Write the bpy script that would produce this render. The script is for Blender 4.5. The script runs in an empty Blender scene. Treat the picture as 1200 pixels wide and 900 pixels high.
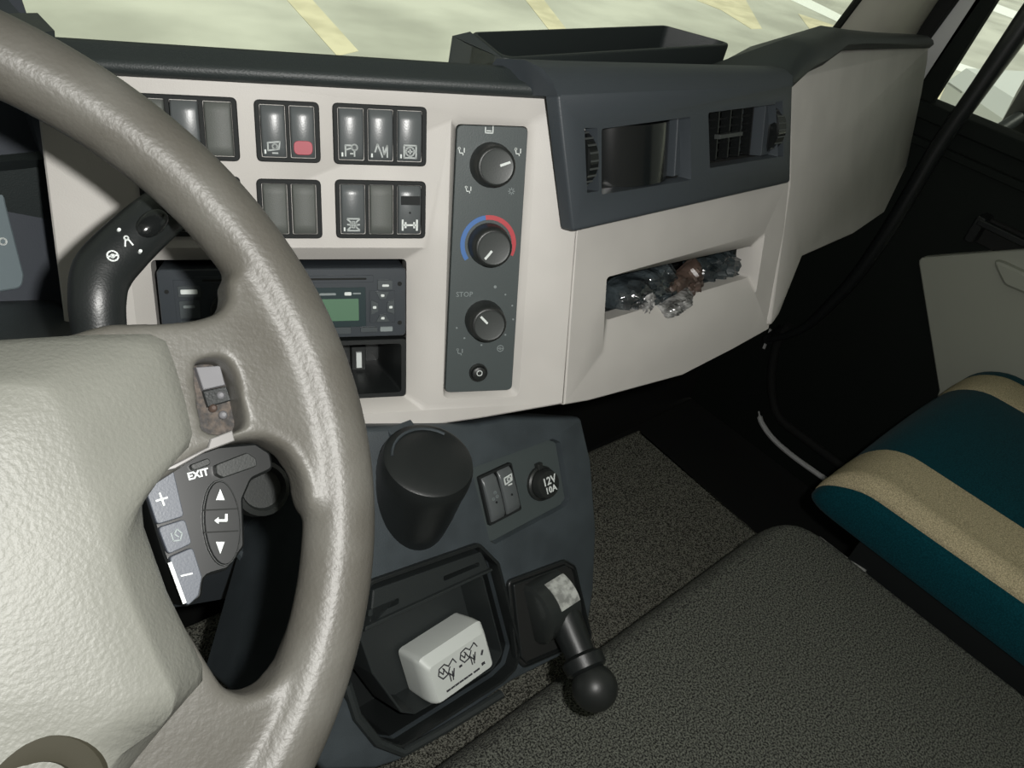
import bpy, bmesh, math, random
from mathutils import Vector, Matrix, noise
from mathutils.geometry import tessellate_polygon
random.seed(4)
V3 = Vector
sc = bpy.context.scene
C = sc.collection

# ------------------------------------------------------------------ camera
FPX = 915.0                                   # focal length in pixels of a 1200x900 frame
XA = V3((1100, -420, FPX)).normalized()       # cab right  seen by the camera (x right, y down, z ahead)
YA = V3((-1142, -1000, FPX)); YA = (YA - XA * YA.dot(XA)).normalized()   # cab forward
ZA = XA.cross(YA)                             # cab up
RW = Matrix((XA, YA, ZA))                     # camera -> cab
CAM = V3((0, 0, 1.3))
cam_d = bpy.data.cameras.new('camera'); cam = bpy.data.objects.new('camera', cam_d); C.objects.link(cam)
cam_d.sensor_width = 36; cam_d.lens = FPX / 1200 * 36; cam_d.clip_start = .01; cam_d.clip_end = 300
cx, cy, cz = RW @ V3((1, 0, 0)), RW @ V3((0, -1, 0)), RW @ V3((0, 0, -1))
cam.matrix_world = Matrix(((cx.x, cy.x, cz.x, CAM.x), (cx.y, cy.y, cz.y, CAM.y), (cx.z, cy.z, cz.z, CAM.z), (0, 0, 0, 1)))
sc.camera = cam

# ------------------------------------------------------------------ world, lights, exposure
w = bpy.data.worlds.new('sky'); sc.world = w; w.use_nodes = True
bg = w.node_tree.nodes['Background']; bg.inputs[0].default_value = (.96, 1.0, .93, 1); bg.inputs[1].default_value = .26
sun = bpy.data.lights.new('sun', 'SUN'); sun.energy = 4.4; sun.angle = math.radians(4); sun.color = (1, 1, .93)
suno = bpy.data.objects.new('sun', sun); C.objects.link(suno); suno.rotation_euler = (math.radians(28), 0, math.radians(-8))   # high, from behind the cab
fl = bpy.data.lights.new('camera_flash', 'POINT'); fl.energy = 16; fl.shadow_soft_size = .009; fl.color = (1, .985, .95)
flo = bpy.data.objects.new('camera_flash', fl); C.objects.link(flo)
flo.location = CAM + cx * .048 + cy * .022 + cz * .0
vs = sc.view_settings
vs.view_transform = 'Standard'; vs.look = 'None'; vs.gamma = 1; vs.exposure = 0; vs.use_curve_mapping = False

# ------------------------------------------------------------------ materials
MATS = {}
def mat(name, col, rough=.6, bump=0, bscale=200, var=0, vscale=30, metal=0, spec=.5, detail=2, emit=0, coat=0, col2=None, sheen=0, bdist=.0007):
    m = bpy.data.materials.new(name); m.use_nodes = True; nt = m.node_tree; b = nt.nodes['Principled BSDF']
    b.inputs['Base Color'].default_value = (*col, 1); b.inputs['Roughness'].default_value = rough
    b.inputs['Metallic'].default_value = metal; b.inputs['Specular IOR Level'].default_value = spec
    b.inputs['Coat Weight'].default_value = coat; b.inputs['Sheen Weight'].default_value = sheen
    if emit: b.inputs['Emission Color'].default_value = (*col, 1); b.inputs['Emission Strength'].default_value = emit
    tc = nt.nodes.new('ShaderNodeTexCoord')
    if var:
        n = nt.nodes.new('ShaderNodeTexNoise'); n.inputs['Scale'].default_value = vscale; n.inputs['Detail'].default_value = detail
        r = nt.nodes.new('ShaderNodeValToRGB')
        c2 = col2 or tuple(c * (1 - var) for c in col)
        c1 = col if col2 else tuple(min(1, c * (1 + var)) for c in col)
        r.color_ramp.elements[0].color = (*c2, 1); r.color_ramp.elements[1].color = (*c1, 1)
        r.color_ramp.elements[0].position = .38; r.color_ramp.elements[1].position = .62
        nt.links.new(tc.outputs['Object'], n.inputs['Vector']); nt.links.new(n.outputs[0], r.inputs[0]); nt.links.new(r.outputs[0], b.inputs['Base Color'])
    if bump:
        n = nt.nodes.new('ShaderNodeTexNoise'); n.inputs['Scale'].default_value = bscale; n.inputs['Detail'].default_value = 2
        u = nt.nodes.new('ShaderNodeBump'); u.inputs['Strength'].default_value = bump; u.inputs['Distance'].default_value = bdist
        nt.links.new(tc.outputs['Object'], n.inputs['Vector']); nt.links.new(n.outputs[0], u.inputs['Height']); nt.links.new(u.outputs[0], b.inputs['Normal'])
    MATS[name] = m; return m
def glass(name, tint, refl=.06):
    m = bpy.data.materials.new(name); m.use_nodes = True; nt = m.node_tree; nt.nodes.clear()
    o = nt.nodes.new('ShaderNodeOutputMaterial'); t = nt.nodes.new('ShaderNodeBsdfTransparent'); g = nt.nodes.new('ShaderNodeBsdfGlossy')
    mx = nt.nodes.new('ShaderNodeMixShader'); lw = nt.nodes.new('ShaderNodeLayerWeight'); lw.inputs[0].default_value = .5
    pw = nt.nodes.new('ShaderNodeMath'); pw.operation = 'POWER'; pw.inputs[1].default_value = 5
    ma = nt.nodes.new('ShaderNodeMath'); ma.operation = 'MULTIPLY_ADD'; ma.inputs[1].default_value = .9; ma.inputs[2].default_value = .03
    t.inputs[0].default_value = (*tint, 1); g.inputs['Roughness'].default_value = .02
    nt.links.new(lw.outputs['Facing'], pw.inputs[0]); nt.links.new(pw.outputs[0], ma.inputs[0]); nt.links.new(ma.outputs[0], mx.inputs[0])
    nt.links.new(t.outputs[0], mx.inputs[1]); nt.links.new(g.outputs[0], mx.inputs[2]); nt.links.new(mx.outputs[0], o.inputs[0])
    MATS[name] = m
mat('beige', (.50, .482, .452), .55, .12, 900, .04, 14)
mat('charcoal', (.040, .048, .055), .5, .25, 1100)
mat('pad_black', (.022, .028, .028), .5, .35, 900)
mat('console', (.040, .050, .056), .55, .3, 900, .12, 30)
mat('plate_grey', (.054, .067, .067), .5, .15, 900)
mat('switch_grey', (.085, .094, .096), .32, .08, 900)
mat('switch_frame', (.014, .016, .016), .65, spec=.2)
mat('tray_dark', (.018, .022, .022), .5, .2, 900)
mat('print_soft', (.36, .39, .38), .6)
mat('slot_grey', (.13, .13, .137), .5)
mat('blank_grey', (.085, .092, .084), .55, .25, 1200)
mat('black_plastic', (.011, .013, .013), .4, .15, 900)
mat('black_gloss', (.008, .009, .009), .16)
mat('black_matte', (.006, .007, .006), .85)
mat('knob_black', (.016, .018, .017), .42, .1, 900)
mat('knob_cap', (.045, .050, .048), .45, .1, 900)
mat('lever_black', (.022, .025, .024), .28)
mat('pod_black', (.0065, .0075, .0075), .38)
mat('print_white', (.62, .66, .64), .6)
mat('print_dim', (.20, .23, .23), .6)
mat('print_red', (.32, .025, .045), .5)
mat('arc_red', (.42, .05, .06), .5)
mat('arc_blue', (.05, .14, .36), .5)
mat('wheel_skin', (.096, .093, .082), .45, .35, 420, .16, 22, spec=.4, col2=(.073, .069, .059))
mat('pad_skin', (.135, .137, .120), .5, .45, 480, .06, 12, spec=.4)
mat('inset_shade', (.028, .026, .017), .75, spec=.2)  # dark olive stands in for the shade inside a round inset
mat('silver', (.20, .195, .19), .4, metal=.3)
mat('button_blue', (.070, .079, .095), .45, .1, 900)
mat('slot_brown', (.030, .022, .016), .6, .3, 300, .8, 260)
mat('lcd', (.085, .17, .105), .35)
mat('lcd_dark', (.02, .035, .038), .3)
mat('radio_face', (.034, .041, .048), .35)
mat('radio_button', (.05, .06, .064), .4)
mat('gauge_grey', (.16, .20, .215), .3)
mat('cluster_blue', (.030, .037, .048), .55, .1, 900)
mat('carpet', (.108, .114, .094), .95, 1, 700, .85, 480, detail=1, bdist=.003, sheen=.1, spec=.1)
mat('carpet_low', (.165, .165, .138), .95, 1, 700, .75, 470, detail=1, bdist=.003, spec=.1)
mat('carpet_brown', (.075, .060, .040), .95, .8, 500, .5, 300, spec=.1)
mat('seat_teal', (.004, .048, .062), .95, .5, 700, .2, 500, spec=.05, sheen=.05)
mat('seat_beige', (.50, .43, .275), .95, .6, 900, .3, 650, spec=.15, detail=3)
mat('door_beige', (.36, .375, .315), .6, .15, 500)
mat('pillar_beige', (.55, .54, .46), .6, .1, 500)
mat('door_black', (.006, .009, .007), .8, .2, 500, spec=.25)
mat('body_white', (.62, .63, .62), .35)
mat('box_white', (.55, .58, .55), .5)
mat('ink', (.03, .03, .035), .7)
mat('plastic_dark', (.030, .038, .042), .10, .9, 90, .6, 40, spec=1, coat=1, bdist=.004)
mat('film_clear', (.20, .20, .195), .10, .9, 120, .7, 90, spec=1, coat=1, bdist=.004)
mat('plastic_smooth', (.022, .030, .033), .16, .3, 40, .3, 30, spec=.8, bdist=.004)
mat('wrap_brown', (.075, .052, .042), .35, .3, 200, .4, 80)
mat('label_silver', (.32, .33, .31), .4, .3, 500, .35, 160)
mat('ground', (.47, .465, .42), .8, .2, 3, .2, .55, detail=6)
mat('line_white', (.85, .86, .84), .7)
mat('paint_yellow', (.60, .545, .40), .8, var=.12, vscale=3)
mat('car_white', (.75, .77, .76), .25, coat=.5)
mat('car_glass', (.02, .025, .025), .08)
mat('tyre', (.015, .015, .015), .8)
mat('headliner', (.25, .25, .23), .9)
mat('mirror_face', (.7, .72, .72), .03, metal=1)
glass('windshield_glass', (.93, .965, .90)); glass('door_glass', (.92, .95, .90))

# ------------------------------------------------------------------ mesh helpers
def offset(poly, d):
    """offset a closed polygon inwards by d (poly counter-clockwise)"""
    n = len(poly); out = []
    for i in range(n):
        p0, p1, p2 = V3(poly[i - 1][:2]), V3(poly[i][:2]), V3(poly[(i + 1) % n][:2])
        a, b = (p1 - p0), (p2 - p1)
        if a.length < 1e-9: a = b
        if b.length < 1e-9: b = a
        a.normalize(); b.normalize()
        na, nb = V3((-a.y, a.x)), V3((-b.y, b.x)); m = na + nb
        k = d / max(.35, m.length_squared / 2) if m.length > 1e-6 else d
        m = m / 2 * k if m.length > 1e-6 else na * d
        out.append((p1.x + m.x, p1.y + m.y))
    return out
def ccw(p):
    a = sum(p[i - 1][0] * p[i][1] - p[i][0] * p[i - 1][1] for i in range(len(p)))
    return [tuple(q[:2]) for q in (p if a > 0 else p[::-1])]
def fillet(poly, r, n=5):
    """round the corners; r number or list"""
    poly = [tuple(q[:2]) for q in poly]; N = len(poly); out = []
    for i in range(N):
        ri = r[i] if isinstance(r, (list, tuple)) else r
        p0, p1, p2 = V3(poly[i - 1]), V3(poly[i]), V3(poly[(i + 1) % N])
        a, b = p0 - p1, p2 - p1; la, lb = a.length, b.length; a.normalize(); b.normalize()
        ang = a.angle(b) if ri else math.pi
        if ri <= 0 or ang > 3.05: out.append(tuple(p1)); continue
        t = min(ri / math.tan(ang / 2), la * .48, lb * .48)
        q0, q2 = p1 + a * t, p1 + b * t
        for k in range(n + 1):
            s = k / n; out.append(tuple(q0 * (1 - s) ** 2 + p1 * 2 * s * (1 - s) + q2 * s ** 2))
    return out
def rrect(x0, y0, x1, y1, r=0, n=5):
    p = [(x0, y0), (x1, y0), (x1, y1), (x0, y1)]
    return fillet(p, r, n) if r else p
def circ(x, y, r, n=24): return [(x + r * math.cos(2 * math.pi * i / n), y + r * math.sin(2 * math.pi * i / n)) for i in range(n)]
def catmull(pts, k=6):
    pts = [V3(p) for p in pts]; out = []
    P = [pts[0] * 2 - pts[1]] + pts + [pts[-1] * 2 - pts[-2]]
    for i in range(1, len(P) - 2):
        for j in range(k):
            t = j / k; a, b, c, d = P[i - 1:i + 3]
            out.append(.5 * (2 * b + (c - a) * t + (2 * a - 5 * b + 4 * c - d) * t * t + (3 * b - a - 3 * c + d) * t ** 3))
    out.append(pts[-1]); return out

class MB:
    def __init__(s): s.v = []; s.f = []
    def add(s, vs, fs):
        o = len(s.v); s.v += [tuple(x) for x in vs]; s.f += [tuple(i + o for i in f) for f in fs]; return s
    def loft(s, loops, cap0=True, cap1=True, closed=True):
        n = len(loops[0]); vs = [p for l in loops for p in l]; fs = []
        for k in range(len(loops) - 1):
            for i in range(n if closed else n - 1):
                j = (i + 1) % n; fs.append((k * n + i, k * n + j, (k + 1) * n + j, (k + 1) * n + i))
        s.add(vs, fs)
        for cap, l, fl in ((cap0, loops[0], True), (cap1, loops[-1], False)):
            if cap:
                tr = tessellate_polygon([[V3(p) for p in l]])
                nrm = V3((0, 0, 0))
                s.add(l, [tuple(t[::-1]) if fl else tuple(t) for t in tr])
        return s
    def panel(s, outer, z0, z1, b=.0015, holes=(), seg=2):
        """plate in the local xy plane from z0 up to z1, bevelled front edge; holes = (loop, inner loop, depth)"""
        outer = ccw(outer); loops = [[(x, y, z0) for x, y in outer]]
        for k in range(seg + 1):
            a = math.pi / 2 * k / seg
            q = offset(outer, b * (1 - math.cos(a))) if k else outer
            loops.append([(x, y, z1 - b + b * math.sin(a)) for x, y in q])
        s.loft(loops, cap0=not holes, cap1=False)
        fr = [V3(p) for p in loops[-1]]; polys = [fr]; hl = []
        for h in holes:
            o, i, d = (h + (h[0], 0))[:3] if len(h) == 1 else h
            flip = ccw(o) != [tuple(q[:2]) for q in o]
            if flip: o, i = o[::-1], i[::-1]
            polys.append([V3((x, y, z1)) for x, y in o])
            L = [[(x, y, z1) for x, y in o]]
            if d: L.append([(x, y, z1 - d) for x, y in i])
            L.append([(x, y, z0) for x, y in i]); s.loft(L[::-1], False, False)
        tr = tessellate_polygon(polys); vs = [p for q in polys for p in q]
        s.add(vs, [tuple(t) for t in tr])
        return s
    def box(s, x0, y0, z0, x1, y1, z1, b=0):
        return s.panel([(x0, y0), (x1, y0), (x1, y1), (x0, y1)], z0, z1, b if b else 1e-5, seg=2 if b else 1)
    def tube(s, pts, r, seg=12, cap=True, flat=1.0):
        pts = [V3(p) for p in pts]; n = len(pts); R = r if isinstance(r, (list, tuple)) else [r] * n
        t = (pts[1] - pts[0]).normalized(); up = V3((0, 0, 1)) if abs(t.z) < .9 else V3((1, 0, 0))
        a = t.cross(up).normalized(); loops = []
        for i in range(n):
            t = (pts[min(i + 1, n - 1)] - pts[max(i - 1, 0)]).normalized()
            a = (a - t * a.dot(t)).normalized(); b = t.cross(a)
            loops.append([pts[i] + (a * math.cos(2 * math.pi * k / seg) + b * flat * math.sin(2 * math.pi * k / seg)) * R[i] for k in range(seg)])
        return s.loft(loops, cap, cap)
    def lathe(s, prof, seg=32, c=(0, 0), cap=True):
        loops = [[(c[0] + r * math.cos(2 * math.pi * k / seg), c[1] + r * math.sin(2 * math.pi * k / seg), z) for k in range(seg)] for r, z in prof]
        return s.loft(loops, cap, cap)
    def sphere(s, c, r, seg=24, rings=14):
        L = []
        for i in range(1, rings):
            a = math.pi * i / rings; L.append([(c[0] + r * math.sin(a) * math.cos(2 * math.pi * k / seg), c[1] + r * math.sin(a) * math.sin(2 * math.pi * k / seg), c[2] - r * math.cos(a)) for k in range(seg)])
        return s.loft(L)
    def stroke(s, pl, wd, z0, z1):
        for i in range(len(pl) - 1):
            a, b = V3(pl[i]), V3(pl[i + 1]); d = (b - a)
            if d.length < 1e-7: continue
            d.normalize(); q = V3((-d.y, d.x)) * wd / 2; e = d * wd * .25; a2, b2 = a - e, b + e
            s.box_poly([a2 - q, b2 - q, b2 + q, a2 + q], z0, z1)
        return s
    def box_poly(s, p, z0, z1):
        n = len(p)
        return s.loft([[(x, y, z0) for x, y in p], [(x, y, z1) for x, y in p]])
    def xf(s, M):
        s.v = [tuple(M @ V3(p)) for p in s.v]; return s
    def build(s, name, m, parent=None, smooth=True, ang=38):
        me = bpy.data.meshes.new(name); me.from_pydata(s.v, [], s.f)
        bm = bmesh.new(); bm.from_mesh(me); bmesh.ops.remove_doubles(bm, verts=bm.verts, dist=1e-6)
        bmesh.ops.recalc_face_normals(bm, faces=bm.faces); bm.to_mesh(me); bm.free()
        me.materials.append(MATS[m] if isinstance(m, str) else m)
        if smooth:
            me.polygons.foreach_set('use_smooth', [True] * len(me.polygons)); me.set_sharp_from_angle(angle=math.radians(ang))
        o = bpy.data.objects.new(name, me); C.objects.link(o)
        if parent: o.parent = parent
        return o
def tag(o, label=None, cat=None, group=None, kind=None):
    if label: o['label'] = label
    if cat: o['category'] = cat
    if group: o['group'] = group
    if kind: o['kind'] = kind
    return o
def thing(name, label, cat, M=None, group=None, kind=None):
    o = bpy.data.objects.new(name, None); C.objects.link(o); o.empty_display_size = .02
    if M is not None: o.matrix_world = M
    return tag(o, label, cat, group, kind)
def text_part(name, body, size, M, m, parent, bold=0.0):
    cu = bpy.data.curves.new('lettering', 'FONT'); cu.body = body; cu.size = size; cu.align_x = 'CENTER'; cu.align_y = 'CENTER'; cu.extrude = .0002; cu.offset = bold; cu.resolution_u = 2
    t = bpy.data.objects.new('lettering', cu); C.objects.link(t); bpy.context.view_layer.update()
    me = bpy.data.meshes.new_from_object(t.evaluated_get(bpy.context.evaluated_depsgraph_get()))
    bpy.data.objects.remove(t); bpy.data.curves.remove(cu)
    me.transform(M); me.materials.clear(); me.materials.append(MATS[m])
    o = bpy.data.objects.new(name, me); C.objects.link(o); o.parent = parent; return o
T = Matrix.Translation
def RZ(a): return Matrix.Rotation(a, 4, 'Z')

class Frame:
    """a real plane of the cab: origin, right, up, outward normal"""
    def __init__(s, o, u, v, n): s.o, s.u, s.v, s.n = V3(o), V3(u).normalized(), V3(v).normalized(), V3(n).normalized()
    def px(s, x, y, h=0):
        d = RW @ V3((x - 600, y - 450, FPX)); k = ((s.o + s.n * h - CAM).dot(s.n)) / d.dot(s.n); q = CAM + d * k - s.o
        return (q.dot(s.u), q.dot(s.v))
    def P(s, pts, h=0): return [s.px(x, y, h) for x, y in pts]
    def M(s, a=0, b=0, h=0):
        p = s.o + s.u * a + s.v * b + s.n * h; u, v, n = s.u, s.v, s.n
        return Matrix(((u.x, v.x, n.x, p.x), (u.y, v.y, n.y, p.y), (u.z, v.z, n.z, p.z), (0, 0, 0, 1)))
    def W(s, a, b, h=0): return s.o + s.u * a + s.v * b + s.n * h
def at(px, py, axis, val):
    d = RW @ V3((px - 600, py - 450, FPX)); i = 'xyz'.index(axis); k = (val - CAM[i]) / d[i]; return CAM + d * k

# driver-side fascia plane: turned towards the driver, leaning back
ex = V3((3300, -160, FPX)).normalized(); ey = V3((-130, 2550, FPX)); ey = (ey - ex * ey.dot(ex)).normalized(); ez = ex.cross(ey)
SU, SV, SN = RW @ ex, -(RW @ ey), -(RW @ ez)
FS = Frame(CAM - SN * .6, SU, SV, SN)
sT, sB = FS.W(*FS.px(675, 275)), FS.W(*FS.px(660, 475))
NV = V3((1, 0, 0)).cross((sT - sB)).normalized(); NV = NV if NV.y < 0 else -NV
FV = Frame(sT, (1, 0, 0), NV.cross(V3((1, 0, 0))), NV)
b_ = math.radians(14); nR = V3((-NV.y * math.sin(b_), NV.y * math.cos(b_), NV.z)); uR = V3((math.cos(b_), math.sin(b_), 0))
FR = Frame(FV.W(*FV.px(925, 215)), uR, nR.cross(uR), nR)
g_ = math.radians(35); KN = V3((0, -math.cos(g_), math.sin(g_)))
FK = Frame(CAM + (RW @ V3((0, 80, FPX))) * (.70 / FPX), (1, 0, 0), KN.cross(V3((1, 0, 0))), KN)
tw = .76; WN = V3((0, -math.sin(tw), math.cos(tw)))
FW = Frame(CAM + V3((-.035, .28, -.257)), (1, 0, 0), WN.cross(V3((1, 0, 0))), WN)
DOORX = 1.62

# ================================================================== STRUCTURE
GZ = -.85
def struct(o): o['kind'] = 'structure'; return o
ground = struct(MB().box(-40, -30, GZ - .1, 60, 60, GZ).build('ground', 'ground'))
def gpoly(name, pts, m, h=.004):
    P = [at(x, y, 'z', GZ) for x, y in pts]; o = MB().box_poly(ccw([(p.x, p.y) for p in P]), GZ, GZ + h).build(name, m, ground, smooth=False); return o
gpoly('painted_line', [(905, -10), (930, -10), (990, 20), (984, 27)], 'line_white')
gpoly('painted_line', [(1161, 2), (1240, 32), (1240, 42), (1161, 12)], 'line_white')
gpoly('painted_line', [(1105, 68), (1230, 108), (1230, 118), (1105, 77)], 'line_white')
gpoly('painted_arrow', [(790, -10), (868, -10), (893, 34), (880, 34), (845, 12)], 'paint_yellow')
gpoly('painted_arrow', [(935, 16), (978, 30), (950, 36)], 'paint_yellow')
gpoly('painted_arrow', [(1095, 96), (1150, 130), (1150, 150), (1085, 130)], 'paint_yellow')
gpoly('painted_stripe', [(318, -20), (348, -20), (420, 60), (395, 66)], 'paint_yellow')
gpoly('painted_stripe', [(600, -20), (622, -20), (668, 40), (650, 44)], 'paint_yellow')

# cab shell
struct(MB().box(-.72, -.95, .02, 1.68, .83, .10).build('floor', 'carpet_brown'))
struct(MB().box(-.72, -.95, 2.0, 1.68, .42, 2.05).build('ceiling', 'headliner'))
struct(MB().box(-.72, -1.0, .02, 1.68, -.95, 2.05).build('wall_rear', 'headliner'))
struct(MB().box(-.72, .75, .02, 1.68, .83, .90).build('wall_front', 'black_matte'))
wl = struct(MB().box(-.77, -.95, .02, -.72, .70, 1.05).box(-.77, -.95, 1.05, -.72, -.45, 2.05).box(-.77, -.45, 1.9, -.72, .45, 2.05).build('wall_left', 'door_black'))
# windscreen
WY0, WZ0, WY1, WZ1 = .80, .90, .40, 2.0
NX = 16; L0, L1 = [], []
gl = MB(); g1, g2 = [], []
for i in range(NX + 1):
    x = -.70 + 2.17 * i / NX; c = ((x - .385) / 1.085) ** 2 * .03
    g1.append(V3((x, WY0 - c, WZ0))); g2.append(V3((x, WY1 - c, WZ1)))
th = V3((0, .005, .001))
gl.loft([g1, g2], False, False, closed=False); gl.loft([[p + th for p in g1], [p + th for p in g2]], False, False, closed=False)
struct(gl.build('window_1', 'windshield_glass'))

# passenger door, seen past the dash
door = thing('door_2', None, None, Matrix.Identity(4)); struct(door)
FD = Frame((DOORX, 0, 0), (0, -1, 0), (0, 0, 1), (-1, 0, 0))
def D(x, y, h=0): return FD.px(x, y, h)
sill_a, sill_b = D(1096, 122), D(1200, 165)
def dpanel(name, pts, z0, z1, m, b=.004, r=0, parent=door, n=5):
    pp = [D(x, y, z1) if max(abs(x), abs(y)) > 5 else (x, y) for x, y in pts]
    pp = ccw(pp); pp = fillet(pp, r, n) if r else pp
    return MB().panel(pp, z0, z1, b).xf(FD.M()).build(name, m, parent)
sz = sill_a[1]
MB().panel([(-.80, .12), (.95, .12), (.95, sz), (-.80, sz)], -.05, 0, .004).xf(FD.M()).build('door_card', 'door_black', door)
def band(name, l0, l1, r0, r1, z0, z1, m, vlo, vhi, parent=door):
    def ext(a, b, v):
        A, B = V3(D(*a, z1)), V3(D(*b, z1)); t = (v - A.y) / (B.y - A.y); q = A + (B - A) * t; return (q.x, v)
    p = [ext(l0, l1, vlo), ext(r0, r1, vlo), ext(r0, r1, vhi), ext(l0, l1, vhi)]
    return MB().panel(ccw(p), z0, z1, .004).xf(FD.M()).build(name, m, parent), p
fr, pf = band('window_frame', (1104, 62), (1147, 0), (1099, 110), (1168, 0), -.004, .01, 'door_black', sz - .02, 1.97)
_, pw = band('painted_flange', (1087, 45), (1120, 0), (1104, 62), (1147, 0), -.02, -.005, 'body_white', sz - .02, 1.97)
_, ps = band('rubber_seal', (1070, 45), (1098, 0), (1087, 45), (1120, 0), -.05, .012, 'black_matte', sz - .1, 1.97)
MB().panel([(pf[1][0], sz), (.95, sz), (.95, 1.95), (pf[2][0], 1.95)], -.010, -.005, .001).xf(FD.M()).build('window_pane', 'door_glass', door)
MB().panel([(pf[1][0] - .05, sz - .03), (.95, sz - .03), (.95, sz + .002), (pf[1][0] - .05, sz + .002)], -.04, .02, .008).xf(FD.M()).build('window_ledge', 'door_black', door)
MB().panel([(pf[1][0] - .02, sz - .075), (.95, sz - .075), (.95, sz - .06), (pf[1][0] - .02, sz - .06)], -.01, .012, .004).xf(FD.M()).build('door_ridge', 'door_black', door)
MB().panel([(pf[3][0] - .1, 1.9), (.95, 1.9), (.95, 2.05), (pf[3][0] - .1, 2.05)], -.05, .012, .004).xf(FD.M()).build('roof_rail', 'door_black', door)
# pale lower card and pull handle
lc = ccw([D(1075, 302, .02), D(1100, 458, .02), (D(1100, 458, .02)[0] + .05, D(1100, 458, .02)[1] - .2), (.9, .3), (.9, D(1200, 292, .02)[1]), D(1200, 292, .02)])
MB().panel(fillet(lc, .012, 3), 0, .02, .006).xf(FD.M()).build('lower_card', 'door_beige', door)
MB().panel(fillet(ccw([D(1158, 300, .035), D(1175, 335, .035), D(1215, 352, .035), (.7, D(1215, 352, .035)[1]), (.7, D(1200, 294, .035)[1])]), .02, 4), .0, .035, .012).xf(FD.M()).build('armrest', 'door_beige', door)
hx = D(1150, 255, .03)
MB().panel(rrect(hx[0], D(1150, 292, .03)[1], .62, hx[1], .015), 0, .012, .004).xf(FD.M()).build('handle_recess', 'black_matte', door)
MB().panel(rrect(hx[0] - .006, D(1150, 290, .03)[1], hx[0] + .012, hx[1] + .004, .006), 0, .04, .005).box(hx[0], hx[1] - .012, .03, .60, hx[1], .042, .004).xf(FD.M()).build('pull_handle', 'black_plastic', door)
# painted aperture flange and its seal low down
fl_pts = [(903, 388), (893, 415), (887, 450), (889, 485), (903, 512), (930, 535), (962, 558), (1010, 600)]
def dline(pts, h): return catmull([FD.W(*D(x, y, h), h) for x, y in pts], 6)
MB().tube(dline([(889, 482), (893, 496), (906, 514), (930, 535), (968, 562)], .012), [.002] * 3 + [.0065] * 22, 8).build('sill_flange', 'body_white', door)
MB().tube(dline([(903, 386), (899, 398), (895, 408)], .03), .0035, 6).build('flange_corner', 'body_white', door)
MB().tube(dline([(925, 380), (912, 400), (905, 430), (905, 462), (914, 490), (945, 515), (1000, 556)], .018), .010, 10).build('aperture_seal', 'black_matte', door)

# pillar trim at the right end of the windscreen
a0, a1, b0, b1 = at(985, 33, 'x', 1.47), at(1010, 0, 'x', 1.47), at(1075, 36, 'x', 1.595), at(1099, 0, 'x', 1.595)
def upto(p, q, z): return p + (q - p) * ((z - p.z) / (q.z - p.z))
P0 = [upto(a0, a1, 1.0), upto(b0, b1, 1.0)]; P1 = [upto(a0, a1, 1.98), upto(b0, b1, 1.98)]
pil = MB(); out = V3((.07, .02, 0)); ins = V3((-.018, -.022, 0))
def ploop(P): return [P[0], P[0] * .72 + P[1] * .28 + ins, P[0] * .3 + P[1] * .7 + ins, P[1], P[1] + out, P[0] + out]
pil.loft([ploop(P0), ploop(P1)]); pil.build('trim_1', 'pillar_beige', ang=60)['kind'] = 'structure'
sw = MB().tube([P0[0] + V3((-.006, .004, 0)), P1[0] + V3((-.006, .004, 0))], .007, 8).build('trim_2', 'black_matte'); sw['kind'] = 'structure'

# engine tunnel carpet, foot wells
def carpet_box(name, x0, x1, y0, y1, z0, z1, r, m, nx=24):
    poly = fillet([(x0, y0), (x1, y0), (x1, y1), (x0, y1)], [.01, .01, .09, .02], 8)
    return struct(MB().panel(ccw(poly), z0, z1, r, seg=8).build(name, m))
carpet_box('floor_engine_cover', +.20, .985, -.94, .245, .10, .55, .085, 'carpet')
struct(MB().panel(fillet(ccw([(.15, .10), (1.035, .10), (1.055, .56), (.15, .60)]), [.01, .02, .01, .01], 4), .10, .41, .03, seg=4).build('floor_tunnel', 'carpet_low'))
struct(MB().panel([(1.0, -.9), (1.635, -.9), (1.635, .75), (1.0, .75)], .10, .112, .004).build('floor_mat', 'black_matte'))

# ================================================================== DASHBOARD
dash = thing('dashboard', 'grey-beige plastic dashboard with charcoal padded top running across the cab', 'dashboard', Matrix.Identity(4))
# --- driver side fascia
u0, u1 = FS.px(62, 250)[0], .2245
ztop, = (FS.px(400, 100)[1] + .012,)
vr = FS.px(475, 308)[1]
rad_in = (FS.px(181, 316)[0] - .004, FS.px(466, 471)[1], FS.px(476, 310)[0] + .002, FS.px(476, 307)[1])
RD = .012
rin = rrect(*rad_in, .004, 3); rout = rrect(rad_in[0] - .012, rad_in[1] - .009, rad_in[2] + .016, rad_in[3] + .011, .006, 3)
cl = FS.P([(521, 459), (599, 456), (618, 149), (535, 146)], -.005)
cl_in = fillet(ccw(offset(ccw(cl), -.001)), .004, 3); cl_out = fillet(ccw([FS.px(519, 467), FS.px(608, 465), FS.px(630, 139), FS.px(529, 134)]), .006, 3)
outl = ccw([FS.px(75, 385), (u0 + .01, -.275), (.06, -.263), (.15, -.255), FS.px(661, 474), (u1, .02), (u1, ztop), (u0, ztop)])
MB().panel(outl, -.035, 0, .004, holes=[(rout, rin, RD), (cl_out, cl_in, .005)]).xf(FS.M()).build('driver_fascia', 'beige', dash)
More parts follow.
